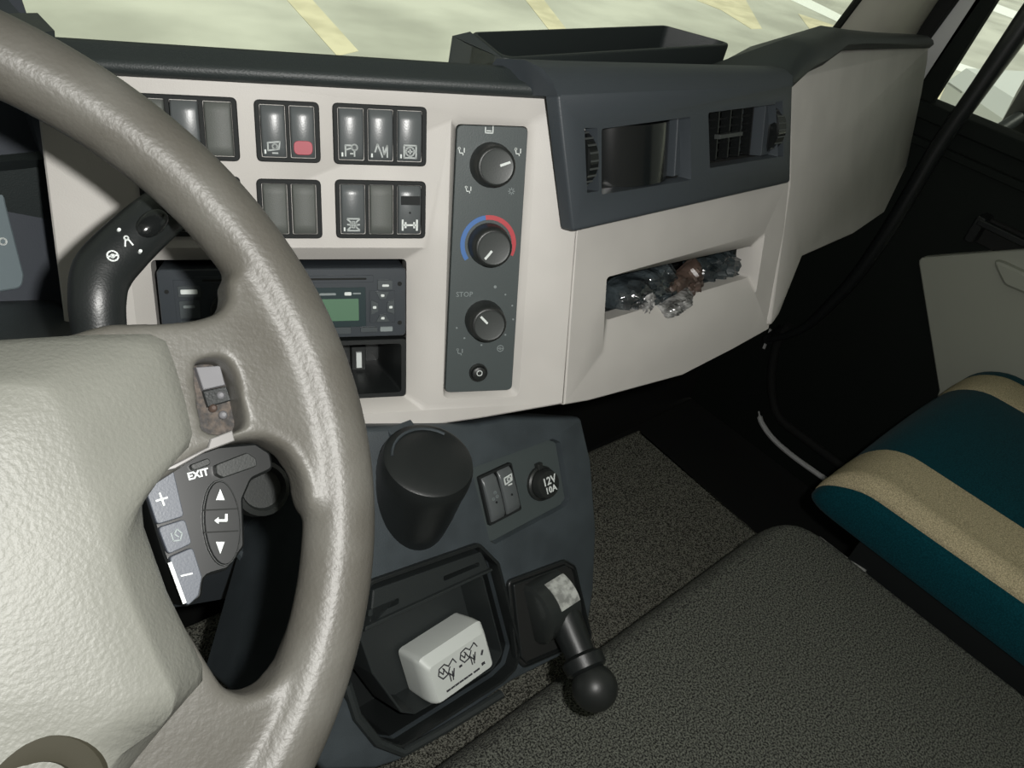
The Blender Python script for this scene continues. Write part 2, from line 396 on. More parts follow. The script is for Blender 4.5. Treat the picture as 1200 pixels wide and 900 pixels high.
# slot box under the radio
rb = FS.px(470, 397, -RD)[1]
MB().panel(rrect(rad_in[0], rad_in[1], rad_in[2], rb, .003, 3), -.075, -RD, .001, holes=[(rrect(rad_in[0] + .006, rad_in[1] + .004, rad_in[2] - .004, rb - .004, .003, 3), rrect(rad_in[0] + .014, rad_in[1] + .012, rad_in[2] - .016, rb - .008, .003, 3), .05)]).xf(FS.M()).build('storage_slot', 'black_plastic', dash)
MB().box(rad_in[0], rad_in[1], -.077, rad_in[2], rb, -.075).xf(FS.M()).build('slot_back', 'black_plastic', dash)
# --- passenger fascia with its pocket
pk_o = FV.P([(711, 325), (706, 414), (886, 343), (897, 272)]); pk_i = [(pk_o[0][0] + .001, pk_o[0][1] - .001)] + FV.P([(711, 375), (877, 325), (881, 288)], -.012)
pol = ccw(FV.P([(676, 262), (661, 475), (690, 470), (800, 440), (860, 409), (901, 386), (917, 290), (926, 206)]))
MB().panel(pol, -.03, 0, .003, holes=[(fillet(ccw(pk_o), .004, 3), fillet(ccw(pk_i), .004, 3), .012)]).xf(FV.M()).build('passenger_fascia', 'beige', dash)
pin = ccw(pk_i); pb = offset(pin, -.0015)
MB().loft([[(x, y, -.012) for x, y in pb], [(x, y, -.10) for x, y in pb]], False, True).xf(FV.M()).build('pocket_liner', 'black_plastic', dash)
# --- end section by the door
epx = [(927, 88), (926, 215), (902, 386), (913, 370), (940, 302), (1000, 275), (1036, 250), (1062, 196), (1080, 110), (1087, 70), (1088, 54), (985, 58), (955, 70)]
MB().panel(fillet(ccw(FR.P(epx)), .008, 3), -.05, 0, .008, seg=4).xf(FR.M()).build('end_fascia', 'beige', dash)
MB().panel(fillet(ccw(FR.P([(1086, 50), (1062, 194), (1066, 206), (1085, 190), (1099, 75), (1097, 50)], -.012)), .006, 3), -.09, -.012, .008).xf(FR.M()).build('end_cap', 'charcoal', dash)
# --- padded top: profile swept along the top edge
def sweep(name, F, us, prof, m, parent, dv=None):
    L = [[F.W(u, v + (dv(u) if dv else 0), h) for v, h in prof] for u in us]
    return MB().loft(L).build(name, m, parent, ang=50)
tb = FS.px(400, 103)[1]
prof = [(tb, -.03), (tb, .004), (tb + .003, .0085), (tb + .007, .0095), (tb + .0105, .0075), (tb + .0122, .003), (tb + .019, .0), (tb + .0215, -.005), (tb + .0215, -.012), (tb - .03, -.18), (tb - .06, -.18)]
sweep('top_pad', FS, [u0 - .02, 0, u1 - .015], prof, 'pad_black', dash)
# --- rear deck of the dash, sloping down to the windscreen
dk = MB()
dk.loft([[V3((-.70, .66, .99)), V3((.13, .605, 1.02)), V3((.45, .475, 1.05)), V3((.80, .475, 1.05)), V3((1.30, .56, 1.06)), V3((1.40, .56, .96)), V3((-.70, .66, .90))],
         [V3((-.70, .72, .90)), V3((.13, .73, .90)), V3((.45, .73, .90)), V3((.80, .73, .90)), V3((1.46, .66, .96)), V3((1.46, .65, .90)), V3((-.70, .72, .86))]])
dk.build('rear_deck', 'pad_black', dash)
# right-hand padded edge over the end section
rp = []
for (x, y, t) in ((945, 62, .030), (962, 54, .029), (985, 46, .025), (1010, 44, .021), (1045, 44, .020), (1088, 44, .021)):
    a, b = FR.px(x, y + 20 if x < 970 else y + 11, .004); rp.append((a, b, t))
ea, eb = FV.px(929, 98, .012); eb -= .003
L = [[FV.W(ea, eb + q, h) for q, h in ((0, -.02), (0, .012), (.004, .012), (.010, .011), (.016, .002), (.019, -.012), (.018, -.038), (0, -.07))]]
for a, b, t in rp:
    L.append([FR.W(a, b - .002, -.03), FR.W(a, b - .002, .006), FR.W(a, b + .004, .012), FR.W(a, b + t * .5, .010), FR.W(a, b + t * .85, 0), FR.W(a, b + t, -.02), FR.W(a, b + t * .2, -.10), FR.W(a, b - .03, -.12)])
MB().loft(L).build('edge_pad', 'pad_black', dash, ang=50)
# underside and knee panel in the dark
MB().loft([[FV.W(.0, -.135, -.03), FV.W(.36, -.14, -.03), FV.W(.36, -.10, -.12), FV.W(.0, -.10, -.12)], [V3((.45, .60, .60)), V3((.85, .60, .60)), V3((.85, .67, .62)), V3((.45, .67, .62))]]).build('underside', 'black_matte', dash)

# --- charcoal vent panel
vp = thing('vent_panel', 'charcoal moulded panel holding two air vents, proud of the beige dash', 'vent panel', FV.M())
H = .012
ol = ccw(FV.P([(654, 108), (672, 272), (926, 214), (929, 98)], H)); TV = FV.px(654, 108, H)[1]; TVr = FV.px(929, 98, H)[1]
lv = ccw(FV.P([(705, 151), (705, 228), (810, 211), (809, 137)], H)); lvi = ccw(FV.P([(706, 152), (707, 226), (806, 210), (806, 139)], H))
rv = ccw(FV.P([(830, 132), (832, 197), (912, 184), (909, 122)], H))
tl = ccw(FV.P([(685, 150), (688, 226), (702, 224), (700, 150)], H)); tr = ccw(FV.P([(909, 120), (912, 184), (918, 183), (917, 118)], H))
body = MB().panel(fillet(ol, [.004] * 4, 3), -.001, H, .003, holes=[(fillet(lv, .002, 2), fillet(offset(lv, .003), .002, 2), .01), (fillet(rv, .002, 2), fillet(offset(rv, .003), .002, 2), .01), (tl,), (tr,)])
xl, xr = ol[0][0], ol[1][0]
lft = min(p[0] for p in ol); rgt = max(p[0] for p in ol)
TL = FV.px(654, 108, H); TR = FV.px(929, 98, H)
L = []
for k in range(9):
    s = k / 8; a = TL[0] + (TR[0] - TL[0]) * s; b = TL[1] + (TR[1] - TL[1]) * s - .003; sh = -.014 * (1 - s)
    L.append([(a, b, -.02), (a, b, H), (a + sh * .3, b + .010, H - .001), (a + sh * .6, b + .019 - .003 * s, H - .007 - .003 * s), (a + sh, b + .025 - .006 * s, H - .020 - .004 * s), (a + sh, b + .026 - .008 * s, H - .05), (a + sh, b, -.07)])
body.loft(L); body.build('housing', 'charcoal', vp, ang=50)
# boxes behind the openings
for q, dpt in ((lv, .055), (rv, .055), (tl, .016), (tr, .016)):
    qq = offset(q, .0015); MB().loft([[(x, y, -.0005) for x, y in qq], [(x, y, -dpt) for x, y in qq]], False, True).build('vent_duct', 'black_matte', vp)
# left vent: barrel turned shut
def cen(q): return (sum(p[0] for p in q) / len(q), sum(p[1] for p in q) / len(q))
c = cen(lv); wv = max(p[0] for p in lv) - min(p[0] for p in lv); hv = max(p[1] for p in lv) - min(p[1] for p in lv)
barrel = MB().lathe([(wv * .41, -hv * .46), (wv * .43, -hv * .45), (wv * .43, hv * .45), (wv * .41, hv * .46)], 40)
bo = barrel.xf(T((c[0] + .008, c[1], -.040)) @ Matrix.Rotation(math.radians(-90), 4, 'X')).build('vent_barrel', 'black_gloss', vp)
rim = MB(); cc = (c[0] + wv * .30, c[1], -.010)
rim.tube([(cc[0] + .010 * math.cos(t), cc[1] + hv * .44 * math.sin(t), cc[2] - .014 + .010 * math.cos(t)) for t in [math.pi * (-.5 + i / 16) for i in range(17)]], .0022, 8)
rim.build('vent_flap_edge', 'black_gloss', vp)
MB().panel([(c[0] + wv * .42, c[1] - hv * .45), (c[0] + wv * .485, c[1] - hv * .45), (c[0] + wv * .485, c[1] + hv * .47), (c[0] + wv * .42, c[1] + hv * .47)], -.03, .0015, .002).build('vent_cheek', 'charcoal', vp)
# right vent: open louvres
c = cen(rv); wv = max(p[0] for p in rv) - min(p[0] for p in rv); hv = max(p[1] for p in rv) - min(p[1] for p in rv)
for i in range(7):
    y = c[1] - hv * .42 + hv * .84 * i / 6; MB().box(c[0] - wv * .46, y - .0012, -.026, c[0] + wv * .34, y + .0012, -.012, .0004).build('louvre_slat', 'black_gloss', vp)
for i in range(6):
    x = c[0] - wv * .44 + wv * .76 * i / 5; MB().box(x - .0010, c[1] - hv * .44, -.016, x + .0010, c[1] + hv * .44, -.006, .0004).build('louvre_vane', 'black_gloss', vp)
MB().box(c[0] - wv * .18, c[1] - .002, -.006, c[0] + wv * .12, c[1] + .002, .0005, .0008).build('louvre_tab', 'knob_cap', vp)
MB().box(c[0] + wv * .36, c[1] - hv * .46, -.03, c[0] + wv * .47, c[1] + hv * .46, .004, .001).build('vent_cheek', 'charcoal', vp)
for q, in ((tl,), (tr,)):
    c2 = cen(q); hh = (max(p[1] for p in q) - min(p[1] for p in q)) * .5; ww = (max(p[0] for p in q) - min(p[0] for p in q)) * .32
    wh = MB().lathe([(hh * .8, -ww), (hh * .94, -ww * .8), (hh * .94, ww * .8), (hh * .8, ww)], 30)
    wheel_ = wh.xf(T((c2[0], c2[1], H - hh * .82)) @ Matrix.Rotation(math.radians(90), 4, 'Y')).build('thumbwheel', 'black_gloss', vp)
    for i in range(9):
        a = math.radians(-60 + 15 * i); z = H - hh * .82 + hh * .94 * math.cos(a); y = c2[1] + hh * .94 * math.sin(a)
        MB().box(c2[0] - ww * .8, y - .0007, z - .002, c2[0] + ww * .8, y + .0007, z + .0007).build('grip_rib', 'knob_cap', wheel_)

# --- storage tray on the dash top
ZT = 1.118
tp = [at(x, y, 'z', ZT) for x, y in ((590, 69), (862, 52), (778, 29), (551, 37))]
tray = thing('dash_tray', 'black open storage tray on top of the dash below the windscreen', 'tray', T((tp[0] + tp[2]) * .5))
ctr = (tp[0] + tp[2]) * .5; ol = ccw([((p - ctr).x, (p - ctr).y) for p in tp]); il = offset(ol, .008)
MB().panel(fillet(ol, .012, 4), -.068, 0, .003, holes=[(fillet(il, .01, 4), fillet(offset(ol, .016), .01, 4), .04)]).build('tray_wall', 'pad_black', tray)
MB().box_poly(fillet(offset(ol, .004), .01, 4), -.050, -.042).build('tray_floor', 'black_matte', tray)
lw = MB().loft([[p - ctr for p in (tp[0], tp[3], at(530, 42, 'z', ZT - .012), at(574, 67, 'z', ZT - .012))], [p - ctr + V3((0, 0, -.05)) for p in (tp[0], tp[3], at(530, 42, 'z', ZT - .012), at(574, 67, 'z', ZT - .012))]]).build('side_skirt', 'charcoal', tray)

# --- wrapped packets stuffed into the pocket
def crumple(w_, h_, d_, seed, n=22, amp=.35):
    random.seed(seed); mb = MB(); off = V3((seed * 7.1, seed * 3.3, 0)); vs = []; fs = []
    for j in range(n + 1):
        for i in range(n + 1):
            x, y = i / n - .5, j / n - .5; e = max(0, 1 - (2 * abs(x)) ** 4) * max(0, 1 - (2 * abs(y)) ** 4)
            q = V3((x * 4, y * 3, 0)) + off
            z = d_ * (e ** .5) * (.55 + amp * (1 - 2 * abs(noise.noise(q * 1.4))) + amp * .5 * (1 - 2 * abs(noise.noise(q * 3.1))))
            vs.append((x * w_, y * h_ + .1 * h_ * noise.noise(q * 1.1 + V3((5, 5, 5))), z))
    for j in range(n):
        for i in range(n): a = j * (n + 1) + i; fs.append((a, a + 1, a + n + 2, a + n + 1))
    back = [(x, y, -.004) for x, y, z in vs]; N = len(vs); mb.add(vs, fs); mb.add(back, [f[::-1] for f in fs]); return mb
pc = FV.px(795, 333, -.03)
def packet(name, label, x, y, h, w_, h_, d_, rot, m, seed):
    p = FV.px(x, y, h); return tag(crumple(w_, h_, d_, seed).xf(RZ(rot)).build(name, m, ang=8), label, 'packet'), FV.M(p[0], p[1], h)
for args in (('plastic_packet', 'dark shiny plastic-wrapped packet at the left end of the dash pocket', 746, 348, -.040, .092, .060, .030, .12, 'plastic_dark', 3),
             ('plastic_packet', 'dark smooth plastic packet at the right end of the dash pocket', 832, 316, -.048, .092, .050, .026, .05, 'plastic_smooth', 8),
             ('snack_wrapper', 'crumpled brown and clear wrapper in the middle of the dash pocket', 797, 336, -.026, .060, .036, .016, .3, 'wrap_brown', 5),
             ('clear_film', 'scrunched clear film hanging over the lip of the dash pocket', 788, 356, -.012, .050, .018, .014, .15, 'film_clear', 11),
             ('clear_film', 'small twist of clear film beside the left packet in the dash pocket', 752, 356, -.020, .030, .016, .012, .9, 'film_clear', 14)):
    o, M_ = packet(*args); o.matrix_world = M_

# ================================================================== SWITCH BANKS
def icon(kind, s):
    """white pictogram strokes in a box of about s"""
    mb = []; a = s / 2
    def arc(x, y, r, t0=0, t1=360, n=12): return [(x + r * math.cos(math.radians(t0 + (t1 - t0) * i / n)), y + r * math.sin(math.radians(t0 + (t1 - t0) * i / n))) for i in range(n + 1)]
    if kind == 'mirror': mb = [[(-a, -a * .6), (-a, a * .7), (a, a * .9), (a * .8, -a * .3), (-a, -a * .6)], arc(.15 * a, .1 * a, a * .4), [(-a * .3, -a), (a * .6, -a)]]
    if kind == 'tree': mb = [[(-a, -a), (-a, a * .7), (-a * .1, a * .7)], [(-a * .9, 0), (0, a * .3)], arc(a * .45, a * .4, a * .45), [(a * .45, 0), (a * .45, -a)], [(-.2 * a, -a * .6), (a * .2, -a * .6)]]
    if kind == 'wave': mb = [[(-a, -a * .2), (-a * .6, a), (-a * .1, -a * .1), (a * .2, -a)], [(a * .3, a * .6), (a * .5, -a * .6), (a, a * .9), (a, -a)]]
    if kind == 'circle': mb = [[(-a, -a), (-a, a), (a, a), (a, -a), (-a, -a)], arc(0, 0, a * .72), [(-a * .35, 0), (a * .35, 0)], [(0, -a * .35), (0, a * .35)]]
    if kind == 'grid': mb = [[(-a, -a * .9), (a, a * .9)], [(-a, a * .9), (a, -a * .9)], arc(0, 0, a * .5), [(-a, 0), (a, 0)], [(-a, a), (a, a)], [(-a, -a), (a, -a)]]
    if kind == 'lamp': mb = [[(-a, -a * .7), (-a, a * .7)], [(-a, 0), (a, 0)], [(a, -a * .7), (a, a * .7)], [(-a * .6, a * .35), (-a * .6, -a * .35)], [(a * .6, a * .35), (a * .6, -a * .35)]]
    if kind == 'belt': mb = [arc(0, a * .5, a * .35), [(-a * .7, -a), (-a * .3, a * .1), (a * .3, a * .1), (a * .7, -a)]]
    if kind == 'dots': mb = [arc(-a * .5, -a * .5, a * .2), arc(a * .5, -a * .3, a * .22), arc(a * .2, a * .6, a * .22)]
    if kind == 'seat': mb = [arc(-a * .5, a * .7, a * .28), [(-a * .5, a * .3), (-a * .3, -a * .5), (a * .5, -a * .5), (a * .6, -a)], [(a * .9, a * .8), (a * .9, -a * .3)]]
    if kind == 'face': mb = [[(-a, a * .6), (-a, -a * .8), (a, -a * .8), (a, a * .9)], [(-a * .6, -a * .3), (a * .6, -a * .3)]]
    if kind == 'sun': mb = [arc(0, 0, a * .5)] + [[(a * .7 * math.cos(t), a * .7 * math.sin(t)), (a * math.cos(t), a * math.sin(t))] for t in [i * math.pi / 4 for i in range(8)]]
    if kind == 'fan': mb = [arc(0, 0, a * .95), arc(0, 0, a * .3), [(-a * .9, 0), (a * .9, 0)]]
    return mb
def icon_part(kind, s, cx_, cy_, z, m, parent, wd=None, name='pictogram'):
    mb = MB()
    for pl in icon(kind, s): mb.stroke([(x + cx_, y + cy_) for x, y in pl], wd or s * .13, z - .0002, z + .0003)
    return mb.build(name, m, parent, smooth=False)
def rocker(mb, x0, y0, x1, y1, z0, zt, zb, blank=False):
    """rocker cap: convex, lower half pressed in"""
    n = 10; L = []; r = .0016
    for k in range(n + 1):
        t = k / n; y = y0 + (y1 - y0) * t
        z = (zb + (zt - zb) * t) + (0 if blank else .0012 * math.sin(math.pi * t))
        e = .0022 * (max(0, abs(2 * t - 1) - .86) / .14) ** 2; z -= e
        L.append([(x0, y, z0), (x0, y, z - r), (x0 + r * .4, y, z - r * .35), (x0 + r, y, z), (x1 - r, y, z), (x1 - r * .4, y, z - r * .35), (x1, y, z - r), (x1, y, z0)])
    return mb.loft(L)
def bank(rect, kinds, label, F=FS, frame_m='switch_frame', icons_at=.17, hh=.0):
    (xa, ya), (xb, yb) = F.px(rect[0], rect[1], hh), F.px(rect[2], rect[3], hh)
    cxx, cyy, w_, h_ = (xa + xb) / 2, (ya + yb) / 2, abs(xb - xa), abs(ya - yb)
    t = thing('switch_bank', label, 'switch bank', F.M(cxx, cyy, hh), 'rocker switch banks')
    n = len(kinds); b = .0021
    cells = []; pw_ = (w_ - 2 * b) / n
    for i in range(n): cells.append((-w_ / 2 + b + i * pw_ + b * .6, -h_ / 2 + b * 1.4, -w_ / 2 + b + (i + 1) * pw_ - b * .6, h_ / 2 - b * 1.4))
    MB().panel(rrect(-w_ / 2, -h_ / 2, w_ / 2, h_ / 2, .0040, 5), -.004, .0032, .0012, holes=[(rrect(*c, .001, 2),) for c in cells]).build('frame', frame_m, t)
    MB().box(-w_ / 2 + .001, -h_ / 2 + .001, -.006, w_ / 2 - .001, h_ / 2 - .001, -.0035).build('backing', 'black_matte', t)
    for c, k in zip(cells, kinds):
        e = .0005; x0, y0, x1, y1 = c[0] + e, c[1] + e, c[2] - e, c[3] - e
        if k == 'blank': rocker(MB(), x0, y0, x1, y1, -.003, .0042, .0042, True).build('blank_cover', 'blank_grey', t); continue
        r_ = rocker(MB(), x0, y0, x1, y1, -.003, .0052, .0036).build('rocker', 'switch_grey', t)
        cxi, hgt = (x0 + x1) / 2, y1 - y0
        if k == 'red':
            MB().panel(rrect(x0 + .0016, y0 + hgt * .06, x1 - .0016, y0 + hgt * .34, .004, 5), .003, .0054, .0006).build('red_lens', 'print_red', r_)
        elif k == 'lamp':
            icon_part('lamp', (x1 - x0) * .62, cxi, y0 + hgt * .20, .0053, 'print_white', r_)
            MB().panel([(x0 + .002, y0 + hgt * .62), (x1 - .001, y0 + hgt * .62), (x1 - .001, y0 + hgt * .80), (x0 + .002, y0 + hgt * .80)], .004, .0064, .0004).build('indicator_window', 'switch_frame', r_)
            MB().panel(circ(cxi, y0 + hgt * .46, .0008, 10), .004, .0065, .0002).build('indicator_dot', 'switch_frame', r_)
        elif k != 'plain':
            fy = icons_at if icons_at < .5 else icons_at
            icon_part(k, (x1 - x0) * .50, cxi, y0 + hgt * (.20 if icons_at < .5 else .78), .0051, 'print_soft' if k != 'dots' else 'print_dim', r_)
            if icons_at < .5: MB().box(x0 + .0016, y0 + .0022, .003, x0 + .0028, y0 + .005, .0047).build('indicator_dot', 'print_white', r_)
    return t
bank((150, 108, 282, 189), ['blank', 'plain', 'blank'], 'three-switch bank on upper dash partly hidden by the steering wheel rim')
bank((297, 116, 376, 191), ['mirror', 'red'], 'two-switch bank on upper dash with a red-marked rocker')
bank((389, 120, 499, 195), ['tree', 'wave', 'circle'], 'three-switch bank on upper dash, all three with white symbols, nearest the heater dials')
bank((162, 204, 286, 277), ['blank', 'plain', 'blank'], 'lower-row switch bank almost wholly behind the steering wheel rim')
bank((300, 209, 378, 279), ['blank', 'blank'], 'two-cell bank on the dash filled with plain blank covers, no symbols')
bank((392, 210, 498, 279), ['grid', 'blank', 'lamp'], 'lower three-switch bank with blank middle cover and a dark indicator window at right')

# ================================================================== RADIO
(ra, rb1), (rc, rd) = FS.px(182, 316, -.004), FS.px(476, 394, -.004)
rw, rh = rc - ra, rb1 - rd; rcx, rcy = (ra + rc) / 2, (rb1 + rd) / 2
radio = thing('car_radio', 'dark single-slot car radio with green display behind the steering wheel', 'radio', FS.M(rcx, rcy, -.012))
MB().panel(rrect(-rw / 2, -rh / 2, rw / 2, rh / 2, .004, 4), -.05, .007, .002).build('faceplate', 'radio_face', radio)
def rr_(x0, y0, x1, y1, z, m, name, parent=radio, r=.0008, z0=.005): return MB().panel(rrect(x0, y0, x1, y1, r, 2), z0, z, .0005).build(name, m, parent)
rr_(-rw * .36, rh * .30, rw * .36, rh * .40, .0078, 'radio_face', 'disc_slot_trim')
rr_(-rw * .33, rh * .335, rw * .33, rh * .365, .0080, 'black_matte', 'disc_slot')
dsp = rr_(-rw * .02, -rh * .34, rw * .325, rh * .23, .0078, 'lcd_dark', 'display')
rr_(-rw * .01, -rh * .25, rw * .295, rh * .07, .0082, 'lcd', 'display_glass', dsp)
rr_(rw * .13, rh * .12, rw * .20, rh * .155, .0083, 'print_dim', 'caption', dsp); rr_(rw * .235, rh * .115, rw * .265, rh * .165, .0083, 'print_white', 'caption', dsp); rr_(rw * .27, rh * .13, rw * .305, rh * .155, .0083, 'print_dim', 'caption', dsp)
b = rr_(rw * .375, rh * .19, rw * .44, rh * .33, .0085, 'radio_button', 'button'); rr_(rw * .395, rh * .235, rw * .425, rh * .27, .0089, 'print_white', 'caption', b)
rr_(rw * .34, -rh * .29, rw * .452, rh * .18, .0076, 'radio_face', 'keypad_plate')
for (x, y, kx, ky) in ((.397, .11, .03, .055), (.397, -.22, .03, .055), (.362, -.06, .016, .11), (.432, -.06, .016, .11)):
    if kx > .02: p = [(x - kx, y + (ky if y > 0 else -ky)), (x + kx, y + (ky if y > 0 else -ky)), (x + kx * .4, y - (ky if y > 0 else -ky)), (x - kx * .4, y - (ky if y > 0 else -ky))]
    else: p = [(x - kx, y - ky), (x + kx, y - ky * .6), (x + kx, y + ky * .6), (x - kx, y + ky)] if x < .397 else [(x - kx, y - ky * .6), (x + kx, y - ky), (x + kx, y + ky), (x - kx, y + ky * .6)]
    b = MB().panel(ccw([(a * rw, q * rh) for a, q in p]), .006, .0086, .0005).build('arrow_key', 'radio_button', radio)
    rr_((x - .008) * rw, (y - .02) * rh, (x + .008) * rw, (y + .02) * rh, .009, 'print_white', 'caption', b)
rr_(rw * .385, -rh * .42, rw * .44, -rh * .35, .0085, 'print_dim', 'button'); rr_(rw * .30, -rh * .42, rw * .375, -rh * .35, .0085, 'radio_button', 'button')
rr_(rw * .05, -rh * .44, rw * .26, -rh * .34, .0082, 'radio_button', 'preset_bar')
for y in (.27, -.30): MB().panel(circ(rw * .472, rh * y, .0018, 12), .005, .0074, .0003).build('release_hole', 'black_matte', radio)
for y in (.20, -.30): MB().panel(circ(-rw * .468, rh * y, .0016, 12), .005, .0074, .0003).build('release_hole', 'black_matte', radio)
rr_(-rw * .44, -rh * .44, -rw * .29, rh * .36, .0076, 'radio_face', 'keypad_plate')
b = rr_(-rw * .425, rh * .13, -rw * .34, rh * .28, .0088, 'radio_button', 'button'); rr_(-rw * .415, rh * .17, -rw * .35, rh * .235, .0092, 'print_white', 'caption', b)
b = rr_(-rw * .425, -rh * .16, -rw * .345, rh * .08, .0086, 'radio_button', 'button'); rr_(-rw * .41, -rh * .02, -rw * .365, rh * .02, .009, 'print_dim', 'caption', b)
rr_(-rw * .425, -rh * .40, -rw * .345, -rh * .19, .0086, 'radio_button', 'button')
MB().lathe([(.012, .004), (.012, .014), (.011, .016), (.004, .0163)], 28, (-rw * .24, -rh * .05)).build('volume_knob', 'knob_black', radio)
# pale tag inside the slot below
tgp = FS.px(421, 423, -.05)
tgo = tag(MB().box(-.0024, -.007, 0, .0024, .007, .003, .0008).build('slot_card', 'print_white'), 'small white upright tab inside the slot below the radio', 'tab'); tgo.matrix_world = FS.M(tgp[0], tgp[1], -.0745 + .020)
MB().box(-.006, -.011, -.0205, .006, .011, -.0005, .001).build('tab_holder', 'black_plastic', tgo)

# ================================================================== CLIMATE PANEL
c0 = cen(cl)
clim = thing('climate_panel', 'tall dark grey heater control panel with three round dials', 'control panel', FS.M(c0[0], c0[1], -.005))
loc = lambda x, y, h=-.003: tuple(V3(FS.px(x, y, h)) - V3(c0))
MB().panel(fillet(ccw([(a - c0[0], q - c0[1]) for a, q in cl]), .005, 4), -.004, .0025, .001).build('faceplate', 'plate_grey', clim)
ZP = .0026
for (bx, by, R_, ang) in ((575, 193, .0168, 20), (572, 286, .0168, -130), (567, 374, .0162, 135)):
    p = loc(bx, by)
    k = MB().lathe([(R_, ZP - .001), (R_, ZP + .004), (R_ * .97, ZP + .008), (R_ * .90, ZP + .0165), (R_ * .84, ZP + .0178), (R_ * .76, ZP + .0182)], 40, p).build('dial', 'knob_black', clim)
    MB().lathe([(R_ * .76, ZP + .0178), (R_ * .75, ZP + .0190), (R_ * .66, ZP + .0186)], 36, p).build('dial_cap', 'knob_cap', k)
    a = math.radians(ang); r0, r1 = R_ * .18, R_ * .62
    MB().stroke([(p[0] + r0 * math.cos(a), p[1] + r0 * math.sin(a)), (p[0] + r1 * math.cos(a), p[1] + r1 * math.sin(a))], .0018, ZP + .0186, ZP + .0192).build('pointer', 'print_white', k, smooth=False)
p = loc(572, 286)
def arcpoly(p, r0, r1, t0, t1, n=20):
    A = [math.radians(t0 + (t1 - t0) * i / n) for i in range(n + 1)]
    return [(p[0] + r1 * math.cos(a), p[1] + r1 * math.sin(a)) for a in A] + [(p[0] + r0 * math.cos(a), p[1] + r0 * math.sin(a)) for a in A[::-1]]
def arcpart(nm, r0, r1, t0, t1, m):
    n = 20; A = [math.radians(t0 + (t1 - t0) * i / n) for i in range(n + 1)]
    L = [[(p[0] + r * math.cos(a), p[1] + r * math.sin(a), z) for r, z in ((r0, .002), (r0, ZP + .0003), (r1, ZP + .0003), (r1, .002))] for a in A]
    return MB().loft(L).build(nm, m, clim, smooth=False)
arcpart('hot_arc', .0192, .0228, -25, 98, 'arc_red'); arcpart('cold_arc', .0192, .0228, 98, 215, 'arc_blue')
for kind, x, y, s, m in (('face', 573, 152, .0058, 'print_white'), ('seat', 540, 177, .0056, 'print_white'), ('seat', 606, 178, .0056, 'print_white'), ('seat', 548, 222, .0052, 'print_white'), ('sun', 599, 224, .0052, 'print_dim'),
                         ('seat', 538, 412, .0056, 'print_dim'), ('fan', 586, 408, .0056, 'print_dim')):
    q = loc(x, y); icon_part(kind, s, q[0], q[1], ZP, m, clim)
text_part('lettering', 'STOP', .0058, T((*loc(544, 345), ZP)), 'print_dim', clim)
for x, y in ((580, 336), (592, 345), (600, 358), (601, 374), (592, 392), (564, 404), (544, 396), (535, 384)):
    q = loc(x, y); MB().panel(circ(*q, .0008 if x != 580 else .0013, 8), .002, ZP + .0003, .0001).build('scale_mark', 'print_dim', clim)
p = loc(560, 436)
kb = MB().lathe([(.0078, ZP - .001), (.0078, ZP + .002), (.0068, ZP + .003), (.0062, ZP + .0022), (.0058, ZP + .0045), (.0048, ZP + .0052)], 28, p).build('push_button', 'knob_black', clim)
mb = MB(); [mb.stroke([(x + p[0], y + p[1]) for x, y in pl], .0007, ZP + .005, ZP + .0056) for pl in ([circ(0, .001, .0022, 14) + [circ(0, .001, .0022, 14)[0]]])]; mb.build('pictogram', 'print_white', kb, smooth=False)

# ================================================================== CENTRE CONSOLE
cons = thing('centre_console', 'charcoal plastic centre console below the dash', 'console', FK.M())
K = lambda pts, h=0: ccw(FK.P(pts, h))
kout = fillet(ccw(FK.P([(425, 500), (560, 495), (600, 488), (682, 488), (694, 540), (700, 620), (697, 690), (690, 738), (655, 772), (600, 800), (530, 850), (470, 893), (440, 903), (380, 905), (330, 860)])), .006, 3)
tray_o = fillet(K([(432, 682), (558, 638), (580, 660), (606, 760), (600, 782), (585, 797), (468, 872), (440, 868), (405, 815), (385, 765)]), .006, 4)
plate_o = fillet(K([(552, 549), (648, 514), (657, 518), (668, 586), (662, 594), (580, 638), (574, 634)]), .004, 3)
MB().panel(kout, -.16, 0, .008, holes=[(tray_o, offset(tray_o, .002), .01), (plate_o, offset(plate_o, .003), .006)], seg=4).build('console_body', 'console', cons)
# raised shoulder strip at the top right and under-dash shadow gap
MB().panel(offset(plate_o, .0025), -.012, -.0055, .001).build('switch_plate', 'plate_grey', cons)
MB().loft([[(x, y, .0) for x, y in offset(tray_o, .0015)], [(x, y, -.075) for x, y in offset(tray_o, .004)]], False, True).build('tray_well', 'black_plastic', cons)
def ring(o, a, z0, z1, m, nm, par=cons):
    i = offset(o, a); return MB().panel(o, z0, z1, .0015, holes=[(i,)]).build(nm, m, par)
ring(offset(tray_o, -.004), .006, -.004, .005, 'black_plastic', 'tray_frame')
# ledge with two coin slots across the top of the tray
lg = FK.P([(434, 690), (562, 645), (572, 668), (430, 735)], -.008)
def lerp2(a, b, t): return (a[0] + (b[0] - a[0]) * t, a[1] + (b[1] - a[1]) * t)
def quad(x0, x1, y0, y1):
    f = lambda s, t: lerp2(lerp2(lg[0], lg[1], s), lerp2(lg[3], lg[2], s), t); return ccw([f(x0, y0), f(x1, y0), f(x1, y1), f(x0, y1)])
MB().panel(ccw(lg), -.03, -.004, .003, holes=[(fillet(quad(.60, .93, .40, .58), .0015, 3),), (fillet(quad(-.02, .22, .50, .68), .0015, 3),)]).build('tray_ledge', 'tray_dark', cons)
MB().panel(quad(-.05, 1.0, .84, .95), -.02, .0, .001).build('ledge_lip', 'tray_dark', cons)
